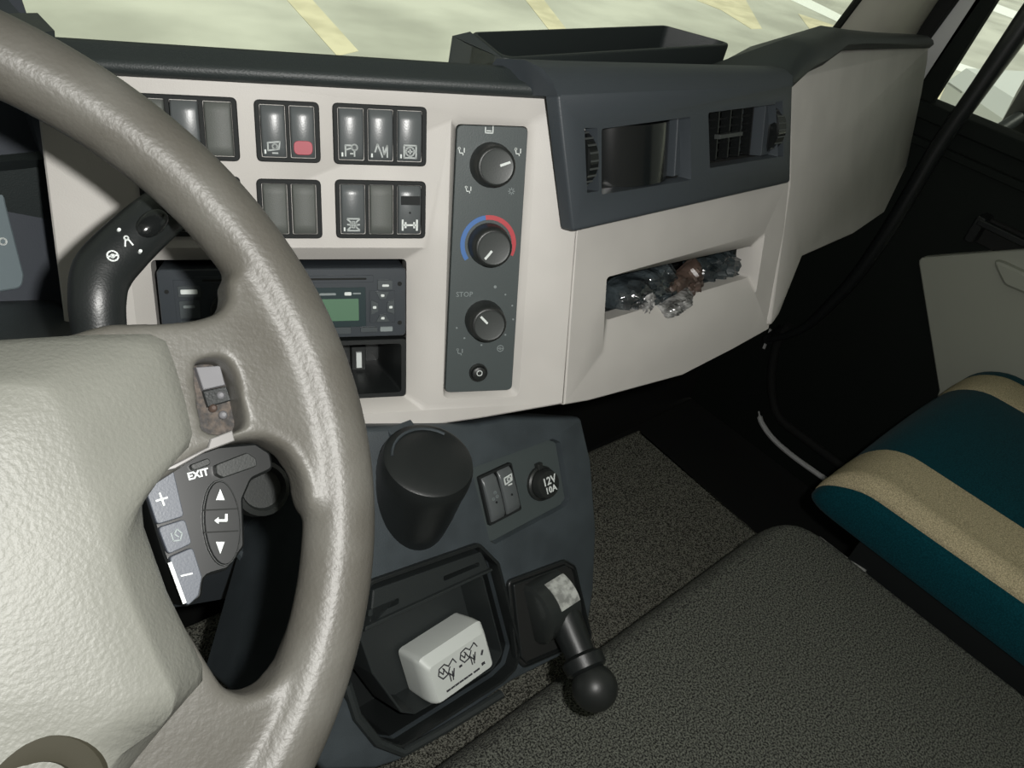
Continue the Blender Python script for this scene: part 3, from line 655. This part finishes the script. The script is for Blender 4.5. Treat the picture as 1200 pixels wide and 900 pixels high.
# inner bin with a rounded lower edge
bin_o = fillet(K([(418, 738), (566, 672), (590, 765), (578, 785), (486, 838), (470, 836), (436, 790)], -.012), .006, 4)
MB().panel(bin_o, -.055, -.012, .002, holes=[(offset(bin_o, .004), offset(bin_o, .012), .03)]).build('bin_wall', 'tray_dark', cons)
MB().box_poly(offset(bin_o, .003), -.060, -.045).build('bin_floor', 'tray_dark', cons)
# lower curved rim of the console
MB().tube([(x, y, .003) for x, y in [FK.px(*q) for q in ((404, 800), (416, 838), (440, 868), (470, 880), (520, 852), (585, 812))]], .004, 8).build('lower_rim', 'tray_dark', cons)

bank_s = (558, 551, 600, 612)
# two rocker switches, set in the plate (own frame: turned like the plate)
sw_c = K([(556, 558), (596, 545), (611, 595), (571, 612)], -.005)
def kthing(name, label, cat, x, y, h, grp=None):
    p = FK.px(x, y, h); return thing(name, label, cat, FK.M(p[0], p[1], h), grp)
ks = kthing('switch_bank', 'two-rocker switch bank on the centre console beside the socket', 'switch bank', 584, 578, -.0054, 'rocker switch banks')
w2, h2 = .0385, .046
MB().panel(rrect(-w2 / 2, -h2 / 2, w2 / 2, h2 / 2, .002, 3), -.002, .004, .001, holes=[(rrect(-w2 / 2 + .0015, -h2 / 2 + .002, -.0006, h2 / 2 - .002, .001, 2),), (rrect(.0006, -h2 / 2 + .002, w2 / 2 - .0015, h2 / 2 - .002, .001, 2),)]).build('frame', 'switch_frame', ks)
for x0, x1, kd, cm in ((-w2 / 2 + .002, -.0011, 'dots', 'print_dim'), (.0011, w2 / 2 - .002, 'mirror', 'print_white')):
    r_ = rocker(MB(), x0, -h2 / 2 + .0025, x1, h2 / 2 - .0025, -.001, .0045, .0065).build('rocker', 'switch_grey', ks)
    icon_part(kd, .009, (x0 + x1) / 2, .002 if kd == 'dots' else .010, .0068, cm, r_)
    MB().panel(circ((x0 + x1) / 2, -.004, .001, 10), .005, .0076, .0002).build('indicator_dot', 'switch_frame', r_)
sock = kthing('power_socket', 'round black socket cap lettered 12V 10A on the centre console', 'socket', 633, 566, -.0054)
MB().lathe([(.0165, -.002), (.0165, .003), (.0150, .0045), (.0145, .003)], 32).build('collar', 'knob_black', sock)
cp = MB().lathe([(.0138, .0), (.0138, .010), (.0125, .0125), (.010, .013)], 32).build('cap', 'knob_black', sock)
MB().box(-.003, .014, .001, .003, .020, .006, .001).build('hinge_tab', 'knob_black', sock)
text_part('lettering', '12V', .0105, T((.0005, .0035, .0131)), 'print_white', cp, .0002)
text_part('lettering', '10A', .0085, T((.0005, -.0050, .0131)), 'print_white', cp, .0002)

# ashtray drum with hinged lid
axis = (V3((0, -.16, 1))).normalized(); au = V3((1, 0, 0)); av = axis.cross(au).normalized()
lidc = CAM + (RW @ V3((503 - 600, 537 - 450, FPX))) * (.605 / FPX)
FA = Frame(lidc - axis * .088, au, av, axis)
ash = thing('ashtray', 'round black lidded ashtray drum standing on the centre console', 'ashtray', FA.M())
RA = .0365
MB().lathe([(RA * .88, 0), (RA * .93, .004), (RA * .98, .03), (RA, .062), (RA, .066)], 44).build('drum', 'black_plastic', ash)
lid = MB().lathe([(RA * 1.02, .066), (RA * 1.03, .074), (RA * 1.02, .081), (RA * .97, .0865), (RA * .90, .088), (RA * .4, .0882)], 48).build('lid', 'black_plastic', ash)
MB().tube([(x, y, .0885) for x, y in [(RA * .80 * math.cos(t), RA * .80 * math.sin(t)) for t in [math.radians(30 + 12 * i) for i in range(11)]]], .0012, 6).build('lid_ridge', 'console', lid)
MB().box(-.012, RA * .95, .060, .012, RA * 1.02 + .005, .084, .002).build('hinge', 'console', ash)

# white toll box in the bin
wb = kthing('toll_box', 'small white electronic box with line drawings lying in the console tray', 'device', 524, 770, -.022)
rot = RZ(math.radians(2))
bw, bh, bd = .070, .045, .032
wo = rrect(-bw / 2, -bh / 2, bw / 2, bh / 2, .006, 4)
L = [[(x, y, -bd * .6) for x, y in offset(wo, .002)], [(x, y, bd * .1) for x, y in wo], [(x, y, bd * .42) for x, y in offset(wo, .001)], [(x * .93, y * .84 - .003, bd * .60) for x, y in offset(wo, .002)], [(x * .90, y * .80 - .0032, bd * .64) for x, y in offset(wo, .003)]]
MB().loft(L).xf(rot).build('case', 'box_white', wb, ang=30)
zt = bd * .64
def scr(name, pls, wd=.0007, m='ink'):
    mb = MB(); [mb.stroke(pl, wd, zt - .0002, zt + .0003) for pl in pls]; return mb.xf(rot).build(name, m, wb, smooth=False)
for ox in (-.0145, .0095):
    oy = .0015 if ox < 0 else .003
    pls = [[(ox - .008, oy + .001), (ox - .006, oy + .005), (ox - .001, oy + .006), (ox + .002, oy + .003), (ox + .007, oy + .006), (ox + .009, oy + .002)],
           [(ox - .008, oy + .001), (ox - .005, oy - .003), (ox + .001, oy - .002), (ox + .004, oy - .006), (ox + .006, oy - .001)], [(ox - .003, oy + .004), (ox, oy - .002), (ox + .003, oy + .002)],
           [(ox - .006, oy + .003), (ox - .004, oy), (ox - .002, oy + .003)], [(ox + .001, oy - .003), (ox + .001, oy - .008)], [(ox + .004, oy - .002), (ox + .003, oy - .008)]]
    scr('drawing', [[(ox + (x - ox) * 1.15, oy + (y - oy) * 1.25) for x, y in pl] for pl in pls], .0011)
scr('drawing', [[(-.002, -.0015), (.0002, -.0015)], [(.022, -.004), (.024, -.001)]], .002)
scr('print_line', [[(-.020 + .0048 * i, -.0145), (-.020 + .0048 * i + .0036, -.0145)] for i in range(6)] + [[(.010, -.0145), (.016, -.0145)]], .0016)
scr('print_line', [[(.020, -.0125), (.0225, -.0125)]], .0024)
MB().panel(circ(-.004, .0165, .0011, 12), .014, .0168, .0003).build('warning_lamp', 'print_red', wb)

# hand lever
gl_ = kthing('hand_lever', 'short black hand lever with round knob in a framed gate on the console', 'lever', 640, 712, 0)
go = FK.px(640, 712, 0)
gq = fillet(ccw([tuple(V3(FK.px(x, y)) - V3(go)) for x, y in ((592, 680), (660, 655), (672, 662), (692, 748), (612, 782), (602, 772))]), .006, 4)
MB().panel(gq, -.002, .004, .0015, holes=[(offset(gq, .003), offset(gq, .005), .004)]).build('gate_frame', 'black_plastic', gl_)
MB().panel(offset(gq, .003), -.004, .002, .001).build('gate_plate', 'black_matte', gl_)
g3 = offset(gq, .008); MB().panel(g3, .0, .0065, .0015, holes=[(offset(g3, .002),)]).build('gate_inner_ring', 'black_plastic', gl_)
drum = MB().lathe([(.026, -.0205), (.0295, -.0180), (.0295, .0180), (.026, .0205)], 36).xf(T((-.002, .004, .002)) @ Matrix.Rotation(math.radians(90), 4, 'Y')).build('drum', 'lever_black', gl_)
L = []
for k in range(9):
    a = math.radians(8 + 7.0 * k); L.append([(x, .004 + rr * math.sin(a), .002 + rr * math.cos(a)) for x, rr in ((-.008, .0292), (-.008, .0302), (.0160, .0302), (.0160, .0292))])
MB().loft(L).build('number_label', 'label_silver', drum)
kn = FK.px(697, 806, .058); kn = V3((kn[0] - go[0], kn[1] - go[1], .058))
base = V3((.004, -.006, .018)); dirn = (kn - base).normalized(); ln = (kn - base).length
MB().tube([base, base + dirn * ln * .3, base + dirn * ln * .62], [.0165, .0150, .0135], 20).build('arm', 'black_plastic', gl_)
MB().tube([base + dirn * ln * .55, base + dirn * ln * .60, base + dirn * ln * .75, base + dirn * ln * .80], [.0150, .0195, .0190, .014], 24).build('collar', 'black_plastic', gl_)
MB().sphere(kn, .0205, 32, 20).build('knob', 'knob_black', gl_)

# ================================================================== STEERING WHEEL
wheel = thing('steering_wheel', 'large worn grey four-spoke steering wheel with padded hub in the foreground', 'steering wheel', FW.M())
RR, RT = .21, .0185
def mir(p): return [(-x, y) for x, y in p][::-1]
def pol_(r, a): return (r * math.cos(math.radians(a)), r * math.sin(math.radians(a)))
up = FW.P([(120, 384), (190, 383), (226, 379), (250, 371), (262, 354), (259, 334)], 0) + [pol_(.212, a) for a in (19, 14, 8, 0, -8, -14, -19)] + FW.P([(352, 600), (346, 560), (330, 532), (304, 517), (272, 519), (235, 532), (165, 578), (60, 640)], 0) + [(.05, .0), (.06, .04)]
lo = FW.P([(205, 720), (246, 788), (258, 805), (280, 813), (305, 805), (328, 778), (343, 740)], 0) + [pol_(.212, a) for a in (-40, -48, -56, -64, -72, -78)] + [(.035, -.165), (.02, -.10)]
slot = fillet(offset(ccw(FW.P([(222, 428), (256, 426), (266, 446), (279, 503), (250, 510), (232, 507)], .0)), -.002), .003, 3)
vox = MB(); n1, n2 = 160, 24
vox.loft([[((RR + RT * math.cos(2 * math.pi * j / n2)) * math.cos(2 * math.pi * i / n1), (RR + RT * math.cos(2 * math.pi * j / n2)) * math.sin(2 * math.pi * i / n1), RT * .95 * math.sin(2 * math.pi * j / n2)) for j in range(n2)] for i in range(n1 + 1)], False, False)
def solid(poly, z0, z1, holes=()):
    return MB().panel(ccw(poly), z0, z1, .006, holes=holes, seg=3)
tmp = []
for q, z0, z1, hs in ((up, -.012, .012, [(slot,)]), (mir(up), -.012, .012, ()), (lo, -.013, .011, ()), (mir(lo), -.013, .011, ())):
    mm = solid(q, z0, z1, hs)
    if hs: mm.loft([[(x, y, z0) for x, y in slot], [(x, y, z0) for x, y in offset(slot, .0)]], False, False)
    vox.add(mm.v, mm.f)
# close the back of the holed spoke with a floor plate so that the volume is watertight
po = [V3((x, y, -.012)) for x, y in ccw(up)]; ho = [V3((x, y, -.012)) for x, y in slot]
vox.add(po + ho, [tuple(t) for t in tessellate_polygon([po, ho])])
src = vox.build('rim_source', 'wheel_skin')
md = src.modifiers.new('r', 'REMESH'); md.mode = 'VOXEL'; md.voxel_size = .0024; md.use_smooth_shade = True
md2 = src.modifiers.new('s', 'SMOOTH'); md2.factor = .5; md2.iterations = 10
bpy.context.view_layer.update()
whole = bpy.data.meshes.new_from_object(src.evaluated_get(bpy.context.evaluated_depsgraph_get()))
sm = src.data; bpy.data.objects.remove(src); bpy.data.meshes.remove(sm)
parts = {'rim': [], 'ur': [], 'ul': [], 'lr': [], 'll': []}
vv = [v.co.copy() for v in whole.vertices]; nn_ = [v.normal.copy() for v in whole.vertices]
for p in whole.polygons:
    c_ = p.center; r_ = math.hypot(c_.x, c_.y)
    k = 'rim' if r_ > .196 else ('u' if c_.y > -.085 else 'l') + ('r' if c_.x > 0 else 'l')
    parts[k].append(tuple(p.vertices))
for k, fs in parts.items():
    ids = sorted({i for f in fs for i in f}); mp = {i: j for j, i in enumerate(ids)}
    me = bpy.data.meshes.new('rim' if k == 'rim' else 'spoke'); me.from_pydata([vv[i] for i in ids], [], [tuple(mp[i] for i in f) for f in fs])
    me.polygons.foreach_set('use_smooth', [True] * len(me.polygons)); me.materials.append(MATS['wheel_skin'])
    me.normals_split_custom_set_from_vertices([nn_[i] for i in ids])
    o = bpy.data.objects.new('rim' if k == 'rim' else 'spoke', me); C.objects.link(o); o.parent = wheel
bpy.data.meshes.remove(whole)
# hub pad
def resample(p, n):
    p = [V3(q) for q in p] + [V3(p[0])]; d = [0]
    for i in range(1, len(p)): d.append(d[-1] + (p[i] - p[i - 1]).length)
    out = []; j = 0
    for k in range(n):
        t = d[-1] * k / n
        while d[j + 1] < t: j += 1
        out.append(tuple(p[j].lerp(p[j + 1], (t - d[j]) / max(1e-9, d[j + 1] - d[j]))))
    return out
def half(pts, top, bot, h):
    r = [(0, top)] + FW.P(pts, h); lst = [q for q in r] + [(.03, bot + .004), (0, bot)]
    return lst + [(-x, y) for x, y in lst[1:-1]][::-1]
po_ = half([(0, 396), (100, 390), (180, 386), (200, 394), (210, 420), (224, 470), (233, 514), (206, 532), (178, 549), (166, 575), (168, 610), (196, 690), (245, 788), (150, 900)], .060, -.172, .010)
pi_ = half([(0, 452), (50, 456), (66, 478), (92, 568), (120, 640), (165, 740), (205, 824), (196, 846), (130, 892)], .034, -.160, .036)
A = [(x, y) for x, y in resample(po_, 120)]; B = [(x, y) for x, y in resample(pi_, 120)]
L = [[(x, y, -.018) for x, y in A], [(x, y, .006) for x, y in A]]
for t, z in ((.06, .0125), (.2, .0175), (.5, .025), (.8, .0325), (.92, .0352), (1, .0362)):
    L.append([(a[0] + (b[0] - a[0]) * t, a[1] + (b[1] - a[1]) * t, z) for a, b in zip(A, B)])
for t in (.8, .55, .3, .1): L.append([(x * t, -.055 + (y + .055) * t, .0362 + .005 * (1 - t * t)) for x, y in B])
MB().loft(L).build('hub_pad', 'pad_skin', wheel, ang=80)
for sx in (1, -1):
    e = FW.px(42, 940, .037); r_ = (V3(e) - V3(FW.px(40, 868, .037))).length * .86
    e = (e[0] * sx, e[1])
    rg = MB(); rg.loft([[(e[0] + (r_ + .006 * math.cos(t)) * math.cos(a), e[1] + (r_ + .006 * math.cos(t)) * math.sin(a), .0365 + .003 * math.sin(t)) for t in [2 * math.pi * j / 8 for j in range(8)]] for a in [2 * math.pi * i / 40 for i in range(41)]], False, False)
    bd_ = rg.build('inset_shade_ring', 'inset_shade', wheel); MB().panel(circ(*e, r_, 32), .034, .0375, .0006).build('cap_disc', 'gauge_grey', bd_)  # ring carries the inset's shade as colour, disc is its grey middle
# empty switch slot in the spoke
si = offset(slot, -.004); MB().box_poly(si, -.0125, -.006).build('slot_backing', 'slot_brown', wheel)
sl = FW.P([(228, 431), (257, 429), (263, 452), (237, 458)], -.004); MB().panel(ccw(sl), -.0115, -.002, .001).build('slot_block', 'slot_grey', wheel)
sl = FW.P([(236, 459), (264, 453), (270, 470), (242, 478)], -.006); MB().panel(ccw(sl), -.0115, -.004, .001).build('slot_connector', 'black_plastic', wheel)
for x, y, m in ((259, 463, 'slot_grey'), (262, 486, 'slot_grey'), (250, 478, 'wrap_brown')):
    q = FW.px(x, y, -.004); MB().sphere((q[0], q[1], -.005), .0022, 10, 7).build('slot_contact', m, wheel)
# bright trim strip under the slot
st = FW.P([(188, 553), (205, 543), (243, 524), (246, 514), (272, 504), (275, 517), (240, 530), (205, 550)], .012)
MB().panel(ccw(st), .002, .0130, .0012).build('trim_strip', 'silver', wheel)
# button pod hanging in the lower window
HP = -.004
def wp(pts, h=HP): return ccw(FW.P(pts, h))
pod = MB().panel(fillet(wp([(166, 572), (180, 548), (255, 522), (300, 518), (318, 530), (322, 550), (296, 562), (286, 585), (288, 640), (268, 668), (240, 676), (238, 700), (216, 716), (190, 650)]), .004, 3), -.026, HP, .003).build('button_pod', 'pod_black', wheel)
def btn(pts, m, z, name, par=pod, r=.0018): return MB().panel(fillet(wp(pts, HP + z), r, 3), HP - .002, HP + z, .0009).build(name, m, par)
btn([(169, 570), (180, 553), (203, 549), (216, 605), (184, 615)], 'button_blue', .004, 'plus_button')
btn([(185, 618), (217, 608), (225, 637), (197, 650)], 'button_blue', .0036, 'cruise_button')
btn([(198, 653), (226, 641), (237, 676), (233, 698), (219, 712)], 'button_blue', .004, 'minus_button')
def wst(pls, wd, z, nm, m='print_white'):
    mb = MB(); [mb.stroke(FW.P(pl, HP + z), wd, HP + z - .0003, HP + z + .0004) for pl in pls]; return mb.build(nm, m, pod, smooth=False)
wst([[(183, 587), (196, 583)], [(187, 578), (192, 592)]], .0008, .0042, 'plus_sign'); wst([[(212, 675), (225, 672)]], .0007, .0042, 'minus_sign', 'print_white')
wst([[(200, 625), (203, 634), (211, 633), (213, 625), (207, 620), (204, 626), (209, 629)]], .0006, .0038, 'cruise_sign', 'print_dim')
wst([[(199, 660), (216, 706)]], .0016, .0042, 'edge_line')  # white line along the left edge of the minus button
ov = [FW.px(259 + 21 * math.cos(t) + 3 * math.sin(t), 613 + 49 * math.sin(t), HP) for t in [2 * math.pi * i / 28 for i in range(28)]]
MB().panel(offset(ccw(ov), -.0012), HP - .002, HP + .0012, .0006).build('oval_bezel', 'knob_black', pod)
ovp = MB().panel(ccw(ov), HP - .001, HP + .0024, .001).build('oval_keypad', 'pod_black', pod)
for y in (597, 623): wst([[(239, y + 1), (279, y - 1)]], .0006, .0026, 'key_gap', 'black_matte')
def tri(pts, nm): return MB().box_poly(wp(pts, HP + .0026), HP + .002, HP + .0029).build(nm, 'print_white', ovp, smooth=False)
tri([(253, 586), (263, 586), (258, 573)], 'arrow_mark'); tri([(253, 635), (263, 635), (258, 649)], 'arrow_mark')
wst([[(265, 603), (265, 610), (253, 610)]], .0011, .0028, 'enter_mark'); tri([(251, 610), (256, 606), (256, 614)], 'enter_arrow')
px_ = FW.px(232, 556, HP); t_ = FW.px(243, 553, HP); ang_ = math.atan2(t_[1] - px_[1], t_[0] - px_[0])
text_part('lettering', 'EXIT', .0047, T((px_[0], px_[1], HP + .0003)) @ RZ(ang_), 'print_white', pod, .00015)
btn([(252, 545), (290, 530), (300, 537), (302, 546), (262, 560), (254, 556)], 'knob_black', .005, 'top_key'); btn([(222, 545), (245, 536), (248, 544), (226, 552)], 'knob_black', .003, 'side_key')

# steering column behind the wheel
col = thing('steering_column', 'dark steering column shroud behind the wheel', 'column', FW.M())
MB().loft([[(x, y, z) for x, y in rrect(-w_, -hb, w_, ht, .02, 5)] for w_, hb, ht, z in ((.045, .05, .045, -.022), (.062, .075, .06, -.05), (.068, .085, .065, -.12), (.070, .09, .05, -.24))]).build('shroud', 'black_plastic', col)
lk = FW.px(308, 572, -.10)
MB().lathe([(.017, 0), (.017, .012), (.014, .014), (.012, .010), (.006, .010)], 24).xf(T((lk[0], lk[1], -.112))).build('key_lock', 'knob_black', col)
MB().tube([(.06, lk[1], -.118), (lk[0], lk[1], -.118)], .011, 12).build('lock_housing', 'black_plastic', col)

# wiper stalk
HS = -.055
stalk = thing('wiper_stalk', 'black column stalk with white wiper symbols between wheel rim and hub', 'stalk', FW.M())
sp = [(124, 440, -.065), (117, 392, -.06), (114, 352, HS), (120, 320, HS), (143, 292, HS), (175, 262, HS), (200, 242, HS)]
spp = [(*FW.px(x, y, h), h) for x, y, h in sp]
sr = [.0120, .0130, .0136, .0145, .0142, .0136, .0130]
def interp(vals, k=6):
    out = []
    for i in range(len(vals) - 1): out += [vals[i] + (vals[i + 1] - vals[i]) * j / k for j in range(k)]
    return out + [vals[-1]]
MB().tube(catmull(spp), interp(sr), 20).build('stem', 'black_plastic', stalk)
MB().tube([V3(spp[0]), V3((.05, .0, -.075))], .011, 12).build('root', 'black_plastic', stalk)
e0, e1 = V3(spp[-1]), (V3(spp[-1]) - V3(spp[-2])).normalized()
MB().tube([e0 - e1 * .0015, e0 + e1 * .002, e0 + e1 * .014, e0 + e1 * .016], [.0122, .0142, .0138, .011], 20).build('end_cap', 'knob_cap', stalk)
bp = FW.px(178, 262, HS + .012); MB().sphere((0, 0, 0), 1, 20, 12).xf(T((bp[0], bp[1], HS + .0125)) @ RZ(math.atan2(e1.y, e1.x)) @ Matrix.Diagonal((.0105, .0062, .0045, 1))).build('thumb_button', 'black_gloss', stalk)
for x, y, k in ((149, 282, 'belt'), (132, 300, 'fan')):
    q = FW.px(x, y, HS + .0146); icon_part(k, .0055, q[0], q[1], HS + .0146, 'print_white', stalk)
for x, y in ((139, 270), (164, 295)):
    q = FW.px(x, y, HS + .0125); MB().panel(circ(*q, .0009, 8), HS + .009, HS + .0142, .0002).build('dot_mark', 'print_white', stalk)

# ================================================================== INSTRUMENT CLUSTER
nC = V3((.12, -.90, .42)).normalized(); uC = V3((1, .133, 0)).normalized()
FC = Frame((.06, .64, 1.03), uC, nC.cross(uC), nC)
clu = thing('instrument_cluster', 'dark blue-grey instrument binnacle left of the beige fascia', 'instrument cluster', FC.M())
pp = FC.P([(60, 100), (95, 420)], 0); xr_ = FC.px(66, 200, 0)[0]
MB().panel([(-.42, -.16), (xr_ + .02, -.16), (xr_ + .015, .10), (-.42, .10)], -.03, 0, .002).build('back_plate', 'cluster_blue', clu)
gp = fillet(ccw(FC.P([(-60, 190), (-2, 190), (8, 240), (29, 322), (27, 338), (-60, 352)], .006)), .008, 4)
gg = MB().panel(gp, 0, .006, .003).build('gauge_panel', 'gauge_grey', clu)
q = FC.px(3, 283, .006); MB().stroke([(q[0] + x, q[1] + y) for x, y in circ(0, 0, .0024, 12) + [(.0024, 0)]], .0012, .0055, .0068).build('gauge_mark', 'print_white', gg, smooth=False)
# side wall from the plate out to the fascia edge, floor shelf and hood
sl0, sl1 = FS.W(u0 + .004, -.20, -.004), FS.W(u0 + .001, ztop, -.004)
iv = FC.M().inverted()
w0, w1 = FC.W(xr_ - .004, -.14, 0), FC.W(xr_ - .012, .09, 0)
dd = V3((.012, .004, 0))
MB().loft([[iv @ p for p in (w0, sl0, sl0 + dd, w0 + dd)], [iv @ p for p in (w1, sl1, sl1 + dd, w1 + dd)]]).build('side_wall', 'cluster_blue', clu)
sh = [FC.px(-120, 352, .0), FC.px(66, 352, .0)]
f0, f1 = at(-150, 350, 'y', .63), at(62, 348, 'y', .61); f2, f3 = at(100, 398, 'y', .46), at(-150, 398, 'y', .44)
MB().loft([[iv @ p for p in (f0, f1, f2, f3)], [iv @ (p + V3((0, .01, -.05))) for p in (f0, f1, f2, f3)]]).build('shelf', 'pad_black', clu)
h0 = [at(-150, 18, 'y', .60), at(44, 15, 'y', .58), at(64, 36, 'y', .53), at(-150, 60, 'y', .50)]
MB().loft([[iv @ p for p in h0], [iv @ (p + V3((0, .005, -.03))) for p in h0]]).build('hood', 'pad_black', clu)

# knee panel below the driver fascia
kp = [FS.W(u0 - .02, -.262, -.012), FS.W(.10, -.255, -.012), FS.W(.10, -.46, -.10), FS.W(u0 - .02, -.48, -.10)]
MB().loft([kp, [p - SN * .03 for p in kp]]).build('knee_panel', 'charcoal', dash)
kr = [FS.W(*FS.px(x, y, -.045), -.045) for x, y in ((276, 640), (318, 708))]
MB().tube([kr[0], kr[1]], .0045, 8).build('knee_ridge', 'console', dash)

# ================================================================== PASSENGER SEAT
seat = thing('passenger_seat', 'teal passenger seat with two beige stripes along the cushion', 'seat', T((1.27, -.15, .20)))
SX0, SX1, SYF, ZB = .984, 1.57, .222, .562
def section(y, zt, k):
    """points across the cushion at one station, as list of (x, z)"""
    rc = min(.036, (zt - ZB) * .5); pts = []
    ins = k
    x0, x1 = SX0 + ins, SX1 - ins
    return x0, x1, rc
def cross(s, y, zt, k):
    x0, x1, rc = section(y, zt, k); hs = zt - rc - ZB; top = (x1 - x0 - 2 * rc); a = rc * math.pi / 2
    # s in five spans: 0-1 near side, 1-2 near corner, 2-3 top, 3-4 far corner, 4-5 far side
    if s <= 1: return (x0, ZB + hs * s)
    if s <= 2: t = (s - 1) * math.pi / 2; return (x0 + rc - rc * math.cos(t), zt - rc + rc * math.sin(t))
    if s <= 3: t = s - 2; return (x0 + rc + top * t, zt + .010 * math.sin(math.pi * t))
    if s <= 4: t = (s - 3) * math.pi / 2; return (x1 - rc + rc * math.sin(t), zt - rc + rc * math.cos(t))
    return (x1, zt - rc - hs * (s - 4))
stations = []
rn = .085; ZC = .648
for i in range(11):
    ph = math.radians(1 + 8.9 * i); stations.append((SYF - rn + rn * math.cos(ph), ZC - rn + rn * math.sin(ph), .030 * (1 - math.sin(ph)) ** 2))
for i in range(1, 16): stations.append((SYF - rn - .60 * i / 15, ZC + .012 * i / 15, 0))
def sx(x): return 2 + (x - SX0 - .036) / (SX1 - SX0 - .072)
bounds = [0, 1.35, sx(1.104), sx(1.415), sx(1.525), 5]
for bi, (m_, nm) in enumerate((('seat_teal', 'side_panel'), ('seat_beige', 'stripe_panel'), ('seat_teal', 'centre_panel'), ('seat_beige', 'stripe_panel'), ('seat_teal', 'side_panel'))):
    s0, s1 = bounds[bi], bounds[bi + 1]; n = 14; L = []
    for y, zt_, k in stations:
        row = []
        for j in range(n + 1):
            s = s0 + (s1 - s0) * j / n; x, z = cross(s, y, zt_, k); pf_ = .006 * math.sin(math.pi * j / n) ** .6
            row.append((x - 1.27 + (-pf_ if s < 1.5 else pf_ if s > 3.5 else 0), y + .15, z - .20 + (pf_ if 1.3 < s < 3.7 else 0)))
        L.append(row)
    mb = MB(); mb.loft(L, False, False, closed=False); mb.add(L[0] + [(p[0], p[1] - .05, .352) for p in L[0]], [(i, i + 1, n + 2 + i, n + 1 + i) for i in range(n)])
    mb.build(nm, m_, seat, ang=70)
MB().box(-.270, -.44, .16, .285, .28, .366, .02).build('cushion_pan', 'black_plastic', seat)
MB().box(-.20, -.40, -.0, .20, .20, .16, .01).build('pedestal', 'black_matte', seat)
MB().tube([(-.262, .330, .300), (-.268, .285, .305), (-.272, .25, .312)], .0045, 8).build('cushion_rail', 'label_silver', seat)
bk = [[(x, y0 - .42 - .18 * t, .42 + .75 * t) for x, y0 in rrect(-.26 + .05 * t, -.06, .26 - .05 * t, .06, .04, 4)] for t in (0, .1, .5, .9, 1)]
MB().loft(bk).build('backrest', 'seat_teal', seat)

# grab bar by the door
gb = [at(x, y, 'x', 1.55) for x, y in ((900, 398), (925, 392), (948, 380), (975, 355), (1005, 322), (1045, 264), (1100, 172), (1150, 100), (1200, 28), (1240, -30))]
gbt = thing('grab_bar', 'long black grab bar slanting across the passenger window', 'grab bar', T(gb[0])); rel = [p - gb[0] for p in gb]
MB().tube(catmull(rel), interp([.006, .0085, .010, .012, .013, .014, .0145, .016, .019, .019]), 14).build('bar', 'black_plastic', gbt)
MB().tube([rel[0] + V3((0, 0, 0)), rel[0] + V3((.07, .01, 0))], .012, 10).build('mount', 'black_plastic', gbt)
MB().tube([rel[-1], rel[-1] + V3((.07, 0, 0))], .012, 10).build('mount', 'black_plastic', gbt)

# ================================================================== OUTSIDE
mc = at(1262, 85, 'x', 2.05)
mr = thing('door_mirror', 'dark exterior mirror seen through the passenger window', 'mirror', T(mc))
MB().loft([[(x * k, yy, z * k) for x, z in rrect(-.10, -.20, .10, .20, .05, 5)] for k, yy in ((.96, -.05), (1, -.035), (1, .02), (.8, .06), (.4, .075))]).build('housing', 'black_plastic', mr)
MB().loft([[(x * .9, yy, z * .92) for x, z in rrect(-.10, -.20, .10, .20, .045, 5)] for yy in (-.052, -.049)]).build('mirror_glass', 'mirror_face', mr)
MB().tube([(-.09, .03, -.10), (-.20, .05, -.16), (-.38, .02, -.20)], .014, 10).build('arm', 'black_plastic', mr)
nose = at(1161, 112, 'z', GZ + .72); ca_ = math.radians(-41)
car = thing('parked_car', 'white parked car outside beyond the door mirror', 'car', T((nose.x + 2.0 * math.cos(ca_), nose.y + 2.0 * math.sin(ca_), GZ)) @ RZ(ca_))
side = [(-2.0, .35), (-2.02, .62), (-1.9, .78), (-1.0, .92), (-.45, 1.32), (.9, 1.40), (1.55, 1.02), (1.95, .95), (2.02, .55), (1.95, .32)]
L = [[(x * kx, y, z * kz + (.35 * (1 - kz))) for x, z in side] for y, kx, kz in ((-.82, .95, .90), (-.78, 1, 1), (.78, 1, 1), (.82, .95, .90))]
MB().loft(L).build('body', 'car_white', car, ang=30)
for sy in (-1, 1):
    MB().loft([[(x, sy * (.815 + e), z) for x, z in ((-.80, .93), (-.42, 1.24), (.82, 1.30), (1.35, 1.00))] for e in (-.03, .006)]).build('side_window', 'car_glass', car)
    for x in (-1.25, 1.3):
        MB().lathe([(.30, -.09), (.31, -.07), (.31, .07), (.30, .09)], 28).xf(T((x, sy * .76, .31)) @ Matrix.Rotation(math.radians(90), 4, 'X')).build('wheel', 'tyre', car)
MB().loft([[(-.98, y, .95), (-.50, y, 1.30), (-.46, y, 1.31), (-.94, y, .94)] for y in (-.70, .70)]).xf(T((-.015, 0, .012))).build('windscreen', 'car_glass', car)
MB().loft([[(1.50, y, 1.07), (.96, y, 1.385), (.98, y, 1.40), (1.54, y, 1.09)] for y in (-.66, .66)]).xf(T((.015, 0, .005))).build('rear_window', 'car_glass', car)
for y in (-.6, .6): MB().loft([[(-2.03, y - .15, .60), (-2.03, y + .15, .60), (-1.93, y + .15, .74), (-1.93, y - .15, .74)], [(-1.97, y - .15, .58), (-1.97, y + .15, .58), (-1.88, y + .15, .72), (-1.88, y - .15, .72)]]).build('headlamp', 'label_silver', car)
